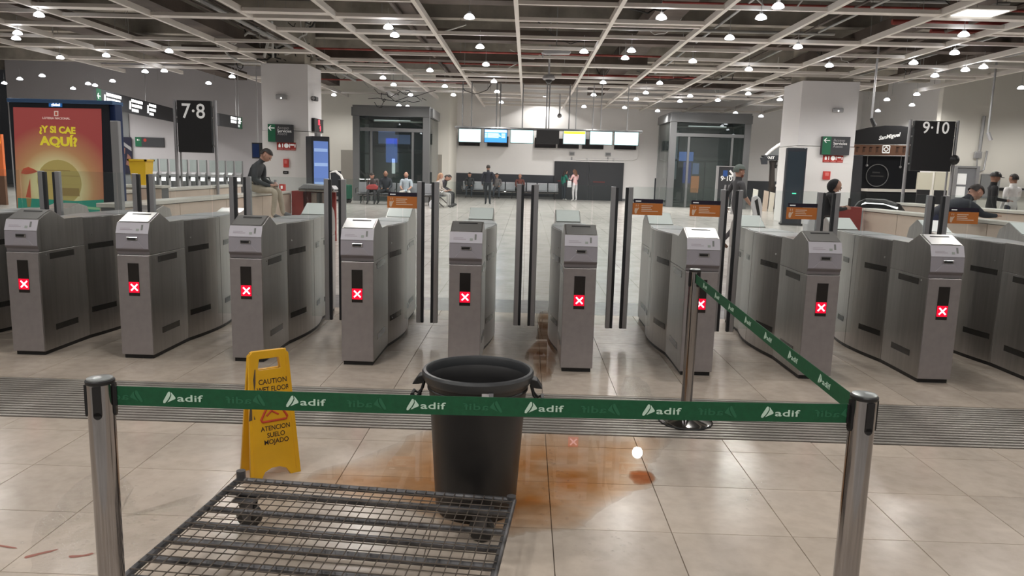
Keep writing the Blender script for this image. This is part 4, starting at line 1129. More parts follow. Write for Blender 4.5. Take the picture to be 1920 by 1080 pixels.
# dark totems by both columns
p = at(597, 380, 24.2); ztop = at(597, 256, 24.2).z
t = thing('screen_totem', 'dark totem with a glowing blue screen beside the left column', 'totem', (p.x, 24.2, 0), math.radians(38))
box('body', (-.30, -.25, 0), (.30, .25, ztop), TOTEM, t, bevel=.02)
box('screen', (-.24, -.256, .25), (.24, -.2505, ztop - .15), mat('blue totem screen', (.10, .17, .42), .3, emit=.7), t)
for z in (.9, 1.5, 1.95): box('screen_band', (-.22, -.26, z), (.22, -.2565, z + .1), mat('pale blue screen band', (.25, .36, .6), .3, emit=.7), t)
box('sensor_cap', (-.06, -.1, ztop), (.06, .1, ztop + .12), LGREY, t)
p = at(1482, 418, 25.0); ztop = at(1482, 277, 25.0).z
t = thing('ticket_totem', 'tall dark totem beside the right column', 'totem', (p.x, 25.0, 0), math.radians(-14))
box('body', (-.30, -.3, 0), (.30, .3, ztop), TOTEM, t, bevel=.02)
box('glass_front', (-.26, -.306, .5), (.26, -.3005, ztop - .12), mat('totem dark glass', (.03, .04, .05), .08), t)
box('plinth', (-.34, -.34, 0), (.34, .34, .06), BLACK, t)
box('green_led', (-.05, -.31, 1.02), (.07, -.3065, 1.05), mat('green led', (.1, .9, .5), .4, emit=1.), t)
# green cleaning trolley by the left lift
p = atz(640, 380, 0)
t = thing('cleaning_trolley', 'cleaning trolley with dark green bag and white curved rail left of the lift', 'trolley', (p.x, p.y, 0))
k = p.y / F_PX
box('bag', (-.05, -.25, .15), (.05 + 16 * k, .25, 34 * k), mat('dark green fabric', (.01, .10, .06), .6), t, bevel=.05)
MB().tube([(-22 * k, 0, .05), (-22 * k, 0, 55 * k), (-10 * k, 0, 58 * k), (0, 0, 50 * k), (6 * k, 0, 34 * k)], .05, 8).build('rail', WHITE, t, smooth=True)
box('base', (-24 * k, -.25, .06), (17 * k, .25, .14), BLACK, t)
for x in (-20 * k, 14 * k):
    for y in (-.2, .2): MB().cyl((x, y - .02, .05), (x, y + .02, .05), .05, 10).build('wheel', BLACK, t)

# ------------------------------------------------------------------ glass lifts
def lift(label, x0, x1, ytop, Y, depth, panels):
    a = at(x0, ytop, Y); b = at(x1, ytop, Y); W = (b.x - a.x); H = a.z
    t = thing('glass_lift', label, 'lift', ((a.x + b.x) / 2, Y, 0))
    h = W / 2
    for (px_, py_) in ((-h, 0), (h, 0), (-h, depth), (h, depth)):
        sx_ = 1 if px_ < 0 else -1
        box('corner_post', (min(px_, px_ + sx_ * .3), py_ - .02, 0), (max(px_, px_ + sx_ * .3), py_ + .22, H - .4), GREYM, t, bevel=.01)
    box('header', (-h, -.02, H - .395), (h, .22, H), GREYM, t, bevel=.01)
    box('header', (-h, depth - .02, H - .395), (h, depth + .2, H), GREYM, t)
    for s in (-1, 1): box('side_header', (s * h - .11, .225, H - .39), (s * h + .11, depth - .025, H - .01), GREYM, t)
    box('roof', (-h, -.02, H + .002), (h, depth + .2, H + .06), GREYM, t)
    box('transom', (-h + .305, .02, H - 1.05), (h - .305, .14, H - .90), GREYM, t)
    for x in (-h * .52, h * .56): box('mullion', (x - .05, .03, 0), (x + .05, .13, H - 1.06), GREYM, t)
    box('pale_blind', (-h * .80, .9, H * .52), (-h * .70, .95, H * .83), WHITE, t); box('pale_blind', (-h * .80, .9, H * .30), (-h * .70, .95, H * .50), WHITE, t)
    for x0_, x1_ in ((-h + .305, -h * .52 - .055), (-h * .52 + .055, h * .56 - .055), (h * .56 + .055, h - .305)):
        box('glass_pane', (x0_, .06, .05), (x1_, .075, H - 1.06), GLASSD, t)
    box('glass_pane', (-h + .305, .06, H - .895), (h - .305, .075, H - .41), GLASSD, t)
    for s in (-1, 1): box('side_glass', (s * h - .01, .23, .05), (s * h + .01, depth - .03, H - .41), GLASSD, t)
    box('car_back', (-h + .35, depth - .35, .1), (h - .35, depth - .3, H - .5), mat('lift shaft lining', (.07, .08, .085), .4), t)
    for s in (-1, 1):
        box('lift_door', (s * .45 - .42, .7, .06), (s * .45 + .42, .74, 2.15), mat('lift door', (.26, .31, .30), .25, .4), t)
    box('car_roof', (-h * .62, .72, 2.2), (h * .62, depth - .4, 2.35), GREYM, t)
    box('strip_light', (-h * .5, .5, H - .56), (h * .45, .56, H - .52), LITW, t)
    for (u0, v0, u1, v1, m, nm) in panels:
        box(nm, (-h + W * u0, .60, H * v0), (-h + W * u1, .64, H * v1), m, t)
    return t
lift('grey framed glass lift on the left with pale blue glow, people seated in front', 661, 806, 199, 33.7, 3.0,
     [(.40, .42, .55, .68, BLUEL, 'blue_panel'), (.30, .62, .52, .76, BLUEP, 'pale_panel'), (.52, .62, .72, .72, BLUEP, 'pale_panel'), (.48, .30, .52, .46, LITW, 'white_strip')])
lift('grey framed glass lift on the right, dark inside with blue and orange glow', 1259, 1411, 212, 36, 3.0,
     [(.16, .50, .34, .60, BLUEL, 'blue_panel'), (.22, .26, .32, .49, mat('deep blue panel', (.05, .10, .5), .4, emit=.6), 'blue_panel'), (.34, .36, .42, .48, BLUEP, 'pale_panel'), (.33, .16, .43, .34, ORL, 'orange_panel')])
p = at(1356, 396, 31); W = 15.5 / F_PX * 31; zt = at(1356, 311, 31).z; 
t = thing('stand_sign', 'standing dark sign in a white frame reading 9 and 10 before the right lift', 'sign', (p.x, 31, 0))
box('board', (-W + .05, -.03, at(1356, 372, 31).z), (W - .05, .03, zt - .04), SIGND, t)
for s in (-1, 1): box('frame_post', (s * W - .045, -.04, 0), (s * W + .045, .04, zt), LGREY, t)
box('frame_top', (-W + .05, -.04, zt - .035), (W - .05, .04, zt), LGREY, t)
for z in (.28, .12): box('foot_rail', (-W + .05, -.03, z - .04), (W - .05, .03, z), SIGNW, t)
off = t.location
text_obj('lettering', '9·10', .27, SIGNW, t, (.03, -.0315, at(1361, 335, 31).z), depth=.001, bold=.006)
MB().prism([(.12, zt - .20), (.17, zt - .15), (.30, zt - .30), (.30, zt - .18), (.36, zt - .18), (.36, zt - .42), (.12, zt - .42), (.12, zt - .36), (.25, zt - .36)], -.036, -.0315, 'y').build('arrow', SIGNW, t)
box('blue_field', (-.12, -.035, zt - .42), (.06, -.0315, zt - .18), mat('blue print', (.03, .10, .35), .5), t)
for x in (-.02, .14): MB().cyl((x, -.034, at(1361, 352, 31).z - .1), (x + .03, -.034, at(1361, 352, 31).z + .12), .04, 6).build('figure', LGREY, t)

# ------------------------------------------------------------------ hanging screens and rear wall details
YD = 30.0
rail = thing('screen_rail', 'dark horizontal rail carrying the row of hanging screens', 'rail', (0, YD + .215, 0))
a = at(852, 239, YD); b_ = at(1206, 249, YD)
MB().cyl((a.x, 0, a.z + .02), (b_.x, 0, a.z + .02), .05, 8).build('bar', GREYM, rail, smooth=True)
for x in (866, 883, 930, 937, 979, 1024, 1029, 1067, 1080, 1112, 1127, 1177):
    xx = at(x, 240, YD).x
    MB().cyl((xx, 0, a.z + .02), (xx, 0, 4.9), .022, 8).build('rod', GREYM if x < 1078 else LGREY, rail, smooth=True)
kinds = ['first lit pale screen of the hanging row', 'hanging screen with a blue timetable', 'lit pale screen between the blue timetable and the dark screen', 'dark switched off screen in the hanging row', 'hanging screen with a yellow top band', 'lit pale screen right of the yellow banded screen', 'last lit pale screen of the hanging row']
for k, (x0, x1, y0) in enumerate(((860, 902, 240.5), (908, 951, 241.5), (957, 1000, 242.5), (1006, 1048, 243.5), (1056, 1098, 244.5), (1106, 1148, 245.5), (1152, 1197, 246.5))):
    p = at(x0, y0, YD); q = at(x1, y0 + 27, YD); W = (q.x - p.x) / 2; H = p.z - q.z
    t = thing('hanging_screen', kinds[k], 'screen', ((p.x + q.x) / 2, YD, q.z), 0, 'row of hanging screens')
    box('case', (-W, 0, 0), (W, .10, H), BLACK, t)
    box('display', (-W + .02, -.006, .02), (W - .02, -.0005, H - .02), (SCRW, SCRB, SCRW, BLACK, SCRW, SCRW, SCRW)[k], t)
    if k == 1:
        box('header_band', (-W + .03, -.010, H * .76), (W - .03, -.0065, H - .03), SCRW, t)
        for j in range(4):
            z = H * (.66 - .085 * j)
            box('timetable_line', (-W + .03, -.010, z - .014), (-W + .12, -.0065, z + .014), SCRW, t); box('timetable_line', (-W + .14, -.010, z - .016), (W * (.25 + .1 * (j % 3)), -.0065, z + .016), SCRW, t); box('timetable_line', (W * .5, -.010, z - .014), (W * .82, -.0065, z + .014), SCRW, t)
    if k == 4: box('yellow_band', (-W + .03, -.010, H * .76), (W - .03, -.0065, H - .03), SCRY, t)
    box('hanger', (-.06, .1005, H * .3), (.06, .16, H + .04), GREYM, t)
names = ['behind the first pale screen', 'behind the blue timetable', 'behind the dark screen', 'behind the yellow banded screen', 'under the pale screen right of the yellow one', 'behind the last pale screen']
for k, (x0, x1, y0, y1) in enumerate(((846, 885, 252, 273.5), (914, 953, 255, 275.5), (1003, 1042, 258, 278), (1046, 1085, 260, 279), (1092, 1131, 261, 280), (1152, 1192, 262, 281))):
    p = at(x0, y0, 39); q = at(x1, y1, 39); W = (q.x - p.x) / 2; H = p.z - q.z
    t = thing('rear_screen', 'dark rear wall screen %s' % names[k], 'screen', ((p.x + q.x) / 2, 41.9, q.z), 0, 'dark screens near the rear wall')
    t.location.x = max(t.location.x * 41.9 / 39, -3.2); t.location.z = at(x1, y1, 41.9).z; W *= 41.9 / 39; H *= 41.9 / 39
    box('case', (-W, -.12, 0), (W, .08, H), BLACK, t, bevel=.01); box('display', (-W + .03, -.126, .03), (W - .03, -.1205, H - .03), DARKGL, t)
d1 = struct(thing('door_1', 'wide dark double shutter in the rear wall', None, (0, 41.93, 0)))
p = at(1040, 302, 41.9); q = at(1170, 304, 41.9); m = (p.x + q.x) / 2
d1.location.x = m; W = (q.x - p.x) / 2
SHUT = mat('dark shutter', (.035, .038, .044), .4)
box('leaf', (-W, -.06, 0), (-.01, .02, p.z), SHUT, d1); box('leaf', (.01, -.06, 0), (W, .02, p.z), SHUT, d1)
for x0, x1 in ((-W + .2, -W + 1.1), (.25, .9)): box('red_stripe', (x0, -.068, .98), (x1, -.0605, 1.04), mat('dull red stripe', (.14, .03, .03), .5), d1)
box('frame', (-W - .06, -.07, p.z + .003), (W + .06, .02, p.z + .07), WHITE, d1)
for nm, x0, y0, x1, y1 in (('over the two standing women', 1068, 285, 1077, 291.5), ('over the right end of the dark shutter', 1135, 286, 1145, 292.5)):
    t, W, H = on_wall('wall_box', 'small grey box on the rear wall ' + nm, 'box', x0, y0, x1, y1, 41.98, LGREY, .08)
    box('cover', (-W / 2 + .03, -.09, .03), (W / 2 - .03, -.0805, H - .03), GREYM, t)
    MB().cyl((0, -.03, -.32), (0, -.03, -.08), .03, 8).build('stub', LGREY, t, smooth=True)
t = thing('wall_conduit', 'pale conduit running along the rear wall above the shutter', 'pipe', (0, 41.96, 0))
MB().tube([at(1078, 299, 41.95) - t.location, at(1188, 300, 41.95) - t.location, at(1194, 298, 41.95) - t.location, at(1196, 292, 41.95) - t.location, at(1196, 262, 41.95) - t.location], .035, 6).build('tube', WHITE, t, smooth=True)
for x, y in ((1100, 299.5), (1150, 300)): MB().box(tuple(at(x, y, 41.95) - t.location - Vector((.05, .02, .06))), tuple(at(x, y, 41.95) - t.location + Vector((.05, .03, .06)))).build('clip', LGREY, t)

# ------------------------------------------------------------------ benches
PERF = mat('perforated seat metal', (.33, .34, .36), .4, .5, noise=.2, nscale=60)
def bench(label, x, y, n, rz=0., w_=.56):
    t = thing('bench', label, 'bench', (x, y, 0), rz, 'metal waiting benches')
    MB().cyl((0, .15, .36), (n * w_, .15, .36), .035, 8).build('beam', CHROMED, t, smooth=True)
    for k in range(n):
        box('seat', (k * w_ + .03, -.25, .43), ((k + 1) * w_ - .03, .2, .455), PERF, t, bevel=.01)
        MB().box((k * w_ + .03, 0, 0), ((k + 1) * w_ - .03, .025, .42), M=Matrix.Translation((0, .22, .47)) @ Matrix.Rotation(-.16, 4, 'X')).build('backrest', PERF, t, bevel=.01)
    for x_ in (.2, n * w_ - .2):
        mb = MB().cyl((x_, .15, .36), (x_, -.22, .02), .022, 8).cyl((x_, .15, .36), (x_, .36, .02), .022, 8)
        mb.build('leg', CHROMED, t, smooth=True)
    for k in range(n + 1): MB().tube([(k * w_, -.2, .45), (k * w_, -.2, .62), (k * w_, .15, .64), (k * w_, .18, .45)], .014, 6).build('armrest', CHROMED, t, smooth=True)
    return t
p = atz(668, 381, 0); pe = atz(806, 383, 0)
YB = 31.0
bx0 = at(669, 381, YB).x
bench('metal bench with people sitting in front of the left lift', bx0, YB, 6, 0, .53)
bench('metal bench at the rear wall behind the walking man', at(866, 370, 40.8).x, 40.8, 5, 0, .58)
bench('metal bench with empty seats left of the dark shutter', at(966, 371, 40.8).x, 40.8, 4, 0, .58)

# ------------------------------------------------------------------ bar pavilion at the right
YK = 34.5
def pts3(L_, Y): return [(at(x, y, Y).x, at(x, y, Y).z) for x, y in L_]
t = thing('bar_pavilion', 'grey arched bar canopy on a dark post left of the right column', 'kiosk', (at(1451, 392, YK).x, YK, 0))
o = t.location
def pl(L_, th, m, nm, dy_=0., Y=YK, T=None, O=None):
    O = O or o
    return MB().prism([(x - O.x, z - O.z) for x, z in pts3(L_, Y)], dy_, dy_ + th, 'y').build(nm, m, T or t)
pl([(1437, 291), (1446, 283), (1460, 273), (1475, 265), (1492, 258), (1520, 251), (1560, 246), (1560, 292)], .3, mat('grey arch panel', (.20, .21, .215), .5), 'arch_panel')
MB().tube([at(x, y, YK) - o for x, y in ((1436, 291.5), (1446, 282), (1460, 272), (1475, 264), (1492, 257), (1520, 250))], .07, 6).build('arch_edge', WHITE, t, smooth=True)
pl([(1430, 291.5), (1475, 291), (1475, 300), (1434, 301)], .35, SHUT, 'beam', -.1)
pl([(1427, 296), (1437, 293), (1437, 308), (1429, 308)], .3, SHUT, 'lantern', -.16)
pl([(1446, 301), (1459, 301), (1453, 310), (1452, 392), (1443, 392), (1447, 310)], .3, mat('dark brown post', (.035, .028, .025), .5), 'post')
for s, x in (('VAST', 1443), ('AVA', 1467)):
    pp = at(x, 296, YK); text_obj('lettering', s, .16, SIGNW, t, (pp.x - o.x, -.105, pp.z), depth=.001, bold=.004)
for x, y in ((1455, 309), (1463, 306)):
    pp = at(x, y, YK) - o; MB().cyl(pp, pp + Vector((0, 0, .25)), .02, 6).cyl(pp, pp - Vector((0, 0, .15)), .07, 8, .04).build('tap_lamp', BLACK, t)
t2 = thing('wooden_counter', 'pale wooden counter block under the bar canopy', 'counter', (at(1456, 388, YK).x, YK - .5, 0))
W = 9 / F_PX * YK
box('body', (-W * .7, -.3, .05), (W * 1.3, .3, at(1456, 350, YK).z), WOOD, t2); box('plinth', (-W * .66, -.27, 0), (W * 1.26, .27, .048), BROWN, t2); box('top', (-W * .8, -.35, at(1456, 350, YK).z + .002), (W * 1.4, .35, at(1456, 347, YK).z + .03), STONEW, t2)
t2 = thing('stacked_boards', 'cream boards leaning left of the wooden counter', 'boards', (at(1427, 382, YK).x, YK, 0))
for k, x in enumerate((-.45, .02, .28)):
    MB().prism([(x, 0), (x + .22, 0), (x + .25, .95 - .06 * k), (x + .03, 1.0 - .06 * k)], -.1 - .05 * k, -.07 - .05 * k, 'y').build('board', (CREAM, STONE, CREAM)[k], t2)

YS = 29.4
t = thing('bar_stall', 'black arched bar front with brown fascia right of the right column', 'bar', (at(1658, 360, YS).x, YS, 0)); o = t.location
pl([(1590, 270), (1590, 252), (1605, 245), (1630, 239), (1660, 235.5), (1690, 236), (1712, 239), (1730, 245), (1730, 271)], .25, SIGNB, 'arch_board', 0, YS)
pl([(1590, 271), (1730, 273), (1730, 292), (1590, 290)], .3, BROWN, 'fascia', -.05, YS)
pl([(1596, 291), (1617, 291), (1611, 409), (1588, 409)], .3, SIGND, 'pillar', -.05, YS)
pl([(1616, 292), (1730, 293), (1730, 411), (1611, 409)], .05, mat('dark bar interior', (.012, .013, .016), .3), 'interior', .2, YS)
pp = at(1667, 256, YS); text_obj('lettering', 'SanMiguel', .20, SIGNW, t, (pp.x - o.x, -.002, pp.z), depth=.001, bold=.006, shear=.35, tilt=.20)
pp = at(1660, 280, YS)
mb = MB()
for (a_, b_) in (((-.09, 0), (0, .09)), ((.09, 0), (0, .09)), ((-.09, 0), (0, -.09)), ((.09, 0), (0, -.09))): mb.cyl((pp.x - o.x + a_[0], -.06, pp.z + a_[1]), (pp.x - o.x + b_[0], -.06, pp.z + b_[1]), .018, 6)
for (a_, b_) in (((-.13, -.13), (-.13, .13)), ((-.13, .13), (.13, .13)), ((.13, .13), (.13, -.13)), ((.13, -.13), (-.13, -.13))): mb.cyl((pp.x - o.x + a_[0], -.06, pp.z + a_[1]), (pp.x - o.x + b_[0], -.06, pp.z + b_[1]), .02, 6)
mb.build('knot_emblem', SIGNW, t)
mb = MB()
for k in range(9):
    if k in (4, 5): continue
    pq = at(1607 + k * 12.5, 280.5, YS); mb.box((pq.x - o.x - .06, -.058, pq.z - .10), (pq.x - o.x + .02, -.0505, pq.z + .10)).box((pq.x - o.x - .06, -.058, pq.z + .07), (pq.x - o.x + .07, -.0505, pq.z + .10))
mb.build('faded_letters', mat('dark brown print', (.08, .035, .02), .5), t)['kind'] = 'stuff'
pp = at(1648.5, 329, YS); cxx, czz = pp.x - o.x, pp.z
ring = [(cxx + .42 * math.cos(k * PI / 16), .17, czz + .42 * math.sin(k * PI / 16)) for k in range(33)]
MB().tube(ring, .018, 6).build('ring_emblem', mat('grey emblem', (.22, .22, .22), .4), t, smooth=True)
mb = MB().box((cxx - .25, .18, czz - .05), (cxx + .25, .19, czz)).box((cxx - .18, .18, czz + .08), (cxx + .1, .19, czz + .14)).build('emblem_bars', mat('dim emblem', (.06, .06, .06), .4), t)
for x, y in ((1628, 310), (1691, 313)):
    pq = at(x, y, YS) - o; MB().sphere((pq.x, .12, pq.z), .05, 8, 6).cyl((pq.x, .12, pq.z), (pq.x, .12, pq.z + .6), .008, 5).build('bulb_pendant', LGREY, t, smooth=True)
pl([(1612, 353), (1725, 355), (1725, 360), (1612, 358)], .6, STONEW, 'counter_top', -.7, YS)
t2 = thing('wall_door', 'grey metal door frame with papers behind the leaning man', 'door', (at(1805, 370, 29.97).x, 29.97, 0))
zt = at(1805, 311, 29.95).z; W = 20 / F_PX * 30
box('panel', (-W + .05, -.05, 0), (W - .05, -.02, zt - .08), mat('grey door', (.24, .245, .26), .4), t2)
for s in (-1, 1): box('frame_post', (s * W - .06, -.10, 0), (s * W + .06, 0, zt), LGREY, t2)
box('frame_head', (-W + .065, -.10, zt - .07), (W - .065, 0, zt), LGREY, t2)
for z in (.95, 1.45): box('paper', (-W + .10, -.06, z), (-W + .45, -.0505, z + .42), SIGNW, t2)
BOARDC = mat('aged cream board', (.55, .53, .43), .6)
for nm, x0, y0, x1, y1, mm in (('left cream board under the board reading 9 and 10', 1721, 323, 1745, 356, BOARDC), ('right cream board under the board reading 9 and 10', 1754, 323, 1777, 357, BOARDC)):
    p = at(x0, y0, 24); q = at(x1, y1, 24)
    t2 = thing('cream_board', nm, 'board', ((p.x + q.x) / 2, 24, 0)); box('board', (-(q.x - p.x) / 2, -.03, q.z), ((q.x - p.x) / 2, .03, p.z), mm, t2); box('stand', (-(q.x - p.x) / 2 + .03, -.02, 0), ((q.x - p.x) / 2 - .03, .02, q.z - .002), SIGNB, t2)
p = at(1825, 297, 29.97)
t2 = thing('junction_box', 'grey junction box with conduit on the right wall', 'box', (p.x + .13, 29.97, p.z)); box('body', (-.14, -.1, 0), (.14, 0, .26), LGREY, t2, bevel=.02)
MB().tube([(.05, -.04, .26), (.07, -.04, 1.6)], .06, 8).build('conduit', LGREY, t2, smooth=True); MB().tube([(.0, -.04, 0), (.02, -.04, -.3), (.12, -.04, -.5), (.3, -.04, -.42), (.34, -.04, .3)], .03, 6).build('conduit', LGREY, t2, smooth=True)
t2, W, H = on_wall('grey_board', 'plain grey board on the wall left of the capped staff member', 'board', 1840, 326, 1870, 372, 29.97, mat('mid grey board', (.27, .28, .28), .5), .04); box('edge', (-W / 2, -.045, H - .03), (W / 2, -.0405, H), LGREY, t2)
t2, W, H = on_wall('dark_shelf', 'long black shelf on the wall behind the two staff', 'shelf', 1873, 352, 1935, 359, 29.97, BLACK, .3); box('edge', (-W / 2, -.31, 0), (W / 2, -.3005, .05), LGREY, t2)
p = at(1792, 300, 24)
t2 = thing('wall_bell', 'small black round horn beside the right pole of the board reading 9 and 10', 'horn', (at(1787, 300, 17).x, 17.0, at(1790, 300, 17).z))
MB().lathe([(.001, 0), (.10, .01), (.11, .06), (.05, .12), (.001, .13)], 14).build('drum', BLACK, t2, smooth=True).rotation_euler = (PI / 2, 0, 0); MB().cyl((-.06, .03, 0), (.02, .03, 0), .02, 6).build('bracket', BLACK, t2)
# escalator handrail inside the right stairwell
t2 = thing('escalator_handrail', 'black curved escalator handrail with pale line behind the right low wall', 'handrail', (0, 0, 0))
MB().tube([at(1600, 396, 16), at(1612, 381, 16), at(1625, 376, 16), at(1660, 378, 15.5), at(1684, 386, 15), at(1694, 400, 15)], .05, 8).build('rubber_rail', BLACK, t2, smooth=True)
MB().tube([at(1613, 383, 15.98), at(1626, 379.5, 15.98), at(1660, 382, 15.48), at(1682, 390, 14.98)], .022, 6).build('light_line', LITW, t2, smooth=True)
MB().box((at(1605, 400, 16).x, 15.2, 0), (at(1690, 400, 15).x, 16.0, .95)).build('balustrade', GREYM, t2)

# ------------------------------------------------------------------ ceiling devices
p = atz(1029, 148, 4.3); 
t = thing('hanging_dome_camera', 'white dome camera hanging on a long pole from the ceiling', 'camera', p)
MB().cyl((0, 0, .1), (0, 0, 6.99 - p.z), .03, 10).build('pole', LGREY, t, smooth=True)
MB().lathe([(.03, .14), (.16, .10), (.19, .05), (.19, .0), (.15, -.03), (.001, -.03)], 20).build('housing', LGREY, t, smooth=True)
MB().sphere((0, 0, -.03), .11, 14, 10, keep=lambda d: d.z < .01).build('dome', DARKGL, t, smooth=True)
p = atz(1043, 97, 4.9)
t = thing('wifi_antenna', 'flat white antenna panel beside the pole of the dome camera', 'antenna', p)
MB().prism([(-.42, -.05), (-.36, .03), (-.2, .06), (.3, .05), (.42, .0), (.38, -.06), (-.3, -.08)], -.12, .12, 'y').build('panel', LGREY, t, bevel=.01)
MB().cyl((-.38, 0, -.05), (-.38, 0, -.18), .02, 6).cyl((0, 0, .04), (0, 0, 7.0 - p.z), .015, 6).build('mount', LGREY, t)
p = atz(1830, 25, 4.95)
t = thing('ceiling_light_panel', 'square white ceiling light panel near the right ceiling corner', 'light', p)
box('frame', (-.5, -.5, -.02), (.5, .5, .05), BEAM, t); box('diffuser', (-.42, -.42, -.032), (.42, .42, -.0205), mat('panel glow', (1, 1, .97), .4, emit=1.3), t)
for s in (-1, 1): MB().cyl((s * .4, 0, .05), (s * .4, 0, 7.0 - p.z), .01, 5).build('rod', LGREY, t)
p = at(507, 24, 24.4)
t = thing('tube_light', 'bare fluorescent tube light above the left column', 'light', p)
box('batten', (-.9, -.05, 0), (.9, .05, .06), WHITE, t); MB().cyl((-.85, 0, -.03), (.85, 0, -.03), .025, 8).build('tube', LITW, t, smooth=True)
for s in (-1, 1): MB().cyl((s * .7, 0, .06), (s * .7, 0, max(.1, 6.98 - p.z)), .01, 5).build('rod', LGREY, t)
for k, (x, y0, y1, Y) in enumerate(((1634, 120, 225, 22), (1852, 205, 252, 24))):
    a = at(x, y1, Y)
    t = thing('ceiling_spot', ['black track spot hanging on a grey rod right of the right column', 'small white sensor hanging on a rod over the two staff'][k], 'spot', a)
    MB().cyl((0, 0, .05), (0, 0, 7.0 - a.z), .03, 8).build('rod', LGREY, t, smooth=True)
    MB().cyl((0, 0, .05), (.09, -.05, -.18), .055, 10).build('head', BLACK if k == 0 else LGREY, t, smooth=True)
p = at(931, 217, 33)
t = thing('ceiling_speaker', 'small dark camera ball under the beam end near the hanging screens', 'camera', at(1049, 217, 34))
MB().sphere((0, 0, 0), .10, 10, 8).build('ball', GREYM, t, smooth=True); MB().cyl((0, 0, .08), (0, 0, 4.9 - t.location.z), .03, 8).build('rod', LGREY, t, smooth=True)

# ------------------------------------------------------------------ people
SKIN = mat('skin', (.46, .26, .19), .55); SKIND = mat('brown skin', (.28, .15, .10), .55)
HAIRK = mat('dark hair', (.018, .014, .012), .6); HAIRB = mat('brown hair', (.12, .055, .03), .6)
SHOE = mat('dark shoes', (.02, .02, .02), .5); SHOEW = mat('white shoes', (.7, .7, .68), .5)
EYEM = mat('eye', (.02, .015, .012), .3); LIPM = mat('lips', (.35, .13, .11), .5)
def cloth(n, c): return mat('cloth ' + n, c, .85, noise=.12, nscale=9)
BASEJ = dict(pel=(0, 0, .96), wai=(0, .0, 1.10), che=(0, .01, 1.30), nek=(0, .0, 1.49), hed=(0, .02, 1.60), top=(0, .02, 1.69),
  ls=(-.19, 0, 1.43), le=(-.245, -.03, 1.14), lw=(-.25, .05, .89), lp=(-.25, .07, .82),
  rs=(.19, 0, 1.43), re=(.245, -.03, 1.14), rw=(.25, .05, .89), rp=(.25, .07, .82),
  lh=(-.10, 0, .92), lk=(-.11, .02, .50), la=(-.11, -.02, .09), lt=(-.12, .15, .035),
  rh=(.10, 0, .92), rk=(.11, .02, .50), ra=(.11, -.02, .09), rt=(.12, .15, .035))
RAD = dict(pel=(.155, .115), wai=(.145, .105), che=(.165, .115), nek=.056, hed=(.078, .092), top=.066, ls=.068, le=.048, lw=.034, lp=.036, rs=.068, re=.048, rw=.034, rp=.036,
  lh=.092, lk=.062, la=.044, lt=.036, rh=.092, rk=.062, ra=.044, rt=.036)
BON = [('pel', 'wai', 't'), ('wai', 'che', 't'), ('che', 'nek', 't'), ('nek', 'hed', 'k'), ('hed', 'top', 'k'), ('che', 'ls', 't'), ('ls', 'le', 's'), ('le', 'lw', 'f'), ('lw', 'lp', 'k'), ('che', 'rs', 't'), ('rs', 're', 's'), ('re', 'rw', 'f'), ('rw', 'rp', 'k'),
  ('pel', 'lh', 'p'), ('lh', 'lk', 'p'), ('lk', 'la', 'p'), ('la', 'lt', 'o'), ('pel', 'rh', 'p'), ('rh', 'rk', 'p'), ('rk', 'ra', 'p'), ('ra', 'rt', 'o')]
SIT = dict(pel=(0, 0, .10), wai=(0, .0, .24), che=(0, .03, .44), nek=(0, .04, .63), hed=(0, .07, .73), top=(0, .08, .82),
  ls=(-.19, .03, .57), le=(-.23, .06, .30), lw=(-.15, .28, .20), lp=(-.10, .34, .20), rs=(.19, .03, .57), re=(.23, .06, .30), rw=(.15, .28, .20), rp=(.10, .34, .20),
  lh=(-.10, .03, .09), lk=(-.14, .43, .08), la=(-.14, .42, -.35), lt=(-.15, .57, -.41), rh=(.10, .03, .09), rk=(.14, .43, .08), ra=(.14, .42, -.35), rt=(.15, .57, -.41))
WALK = dict(lk=(-.11, .16, .52), la=(-.11, .24, .10), lt=(-.12, .40, .06), rk=(.11, -.04, .50), ra=(.11, -.32, .17), rt=(.12, -.18, .05), le=(-.245, -.12, 1.15), lw=(-.25, -.12, .90), lp=(-.25, -.11, .82), re=(.245, .05, 1.15), rw=(.24, .22, .94), rp=(.24, .27, .88))
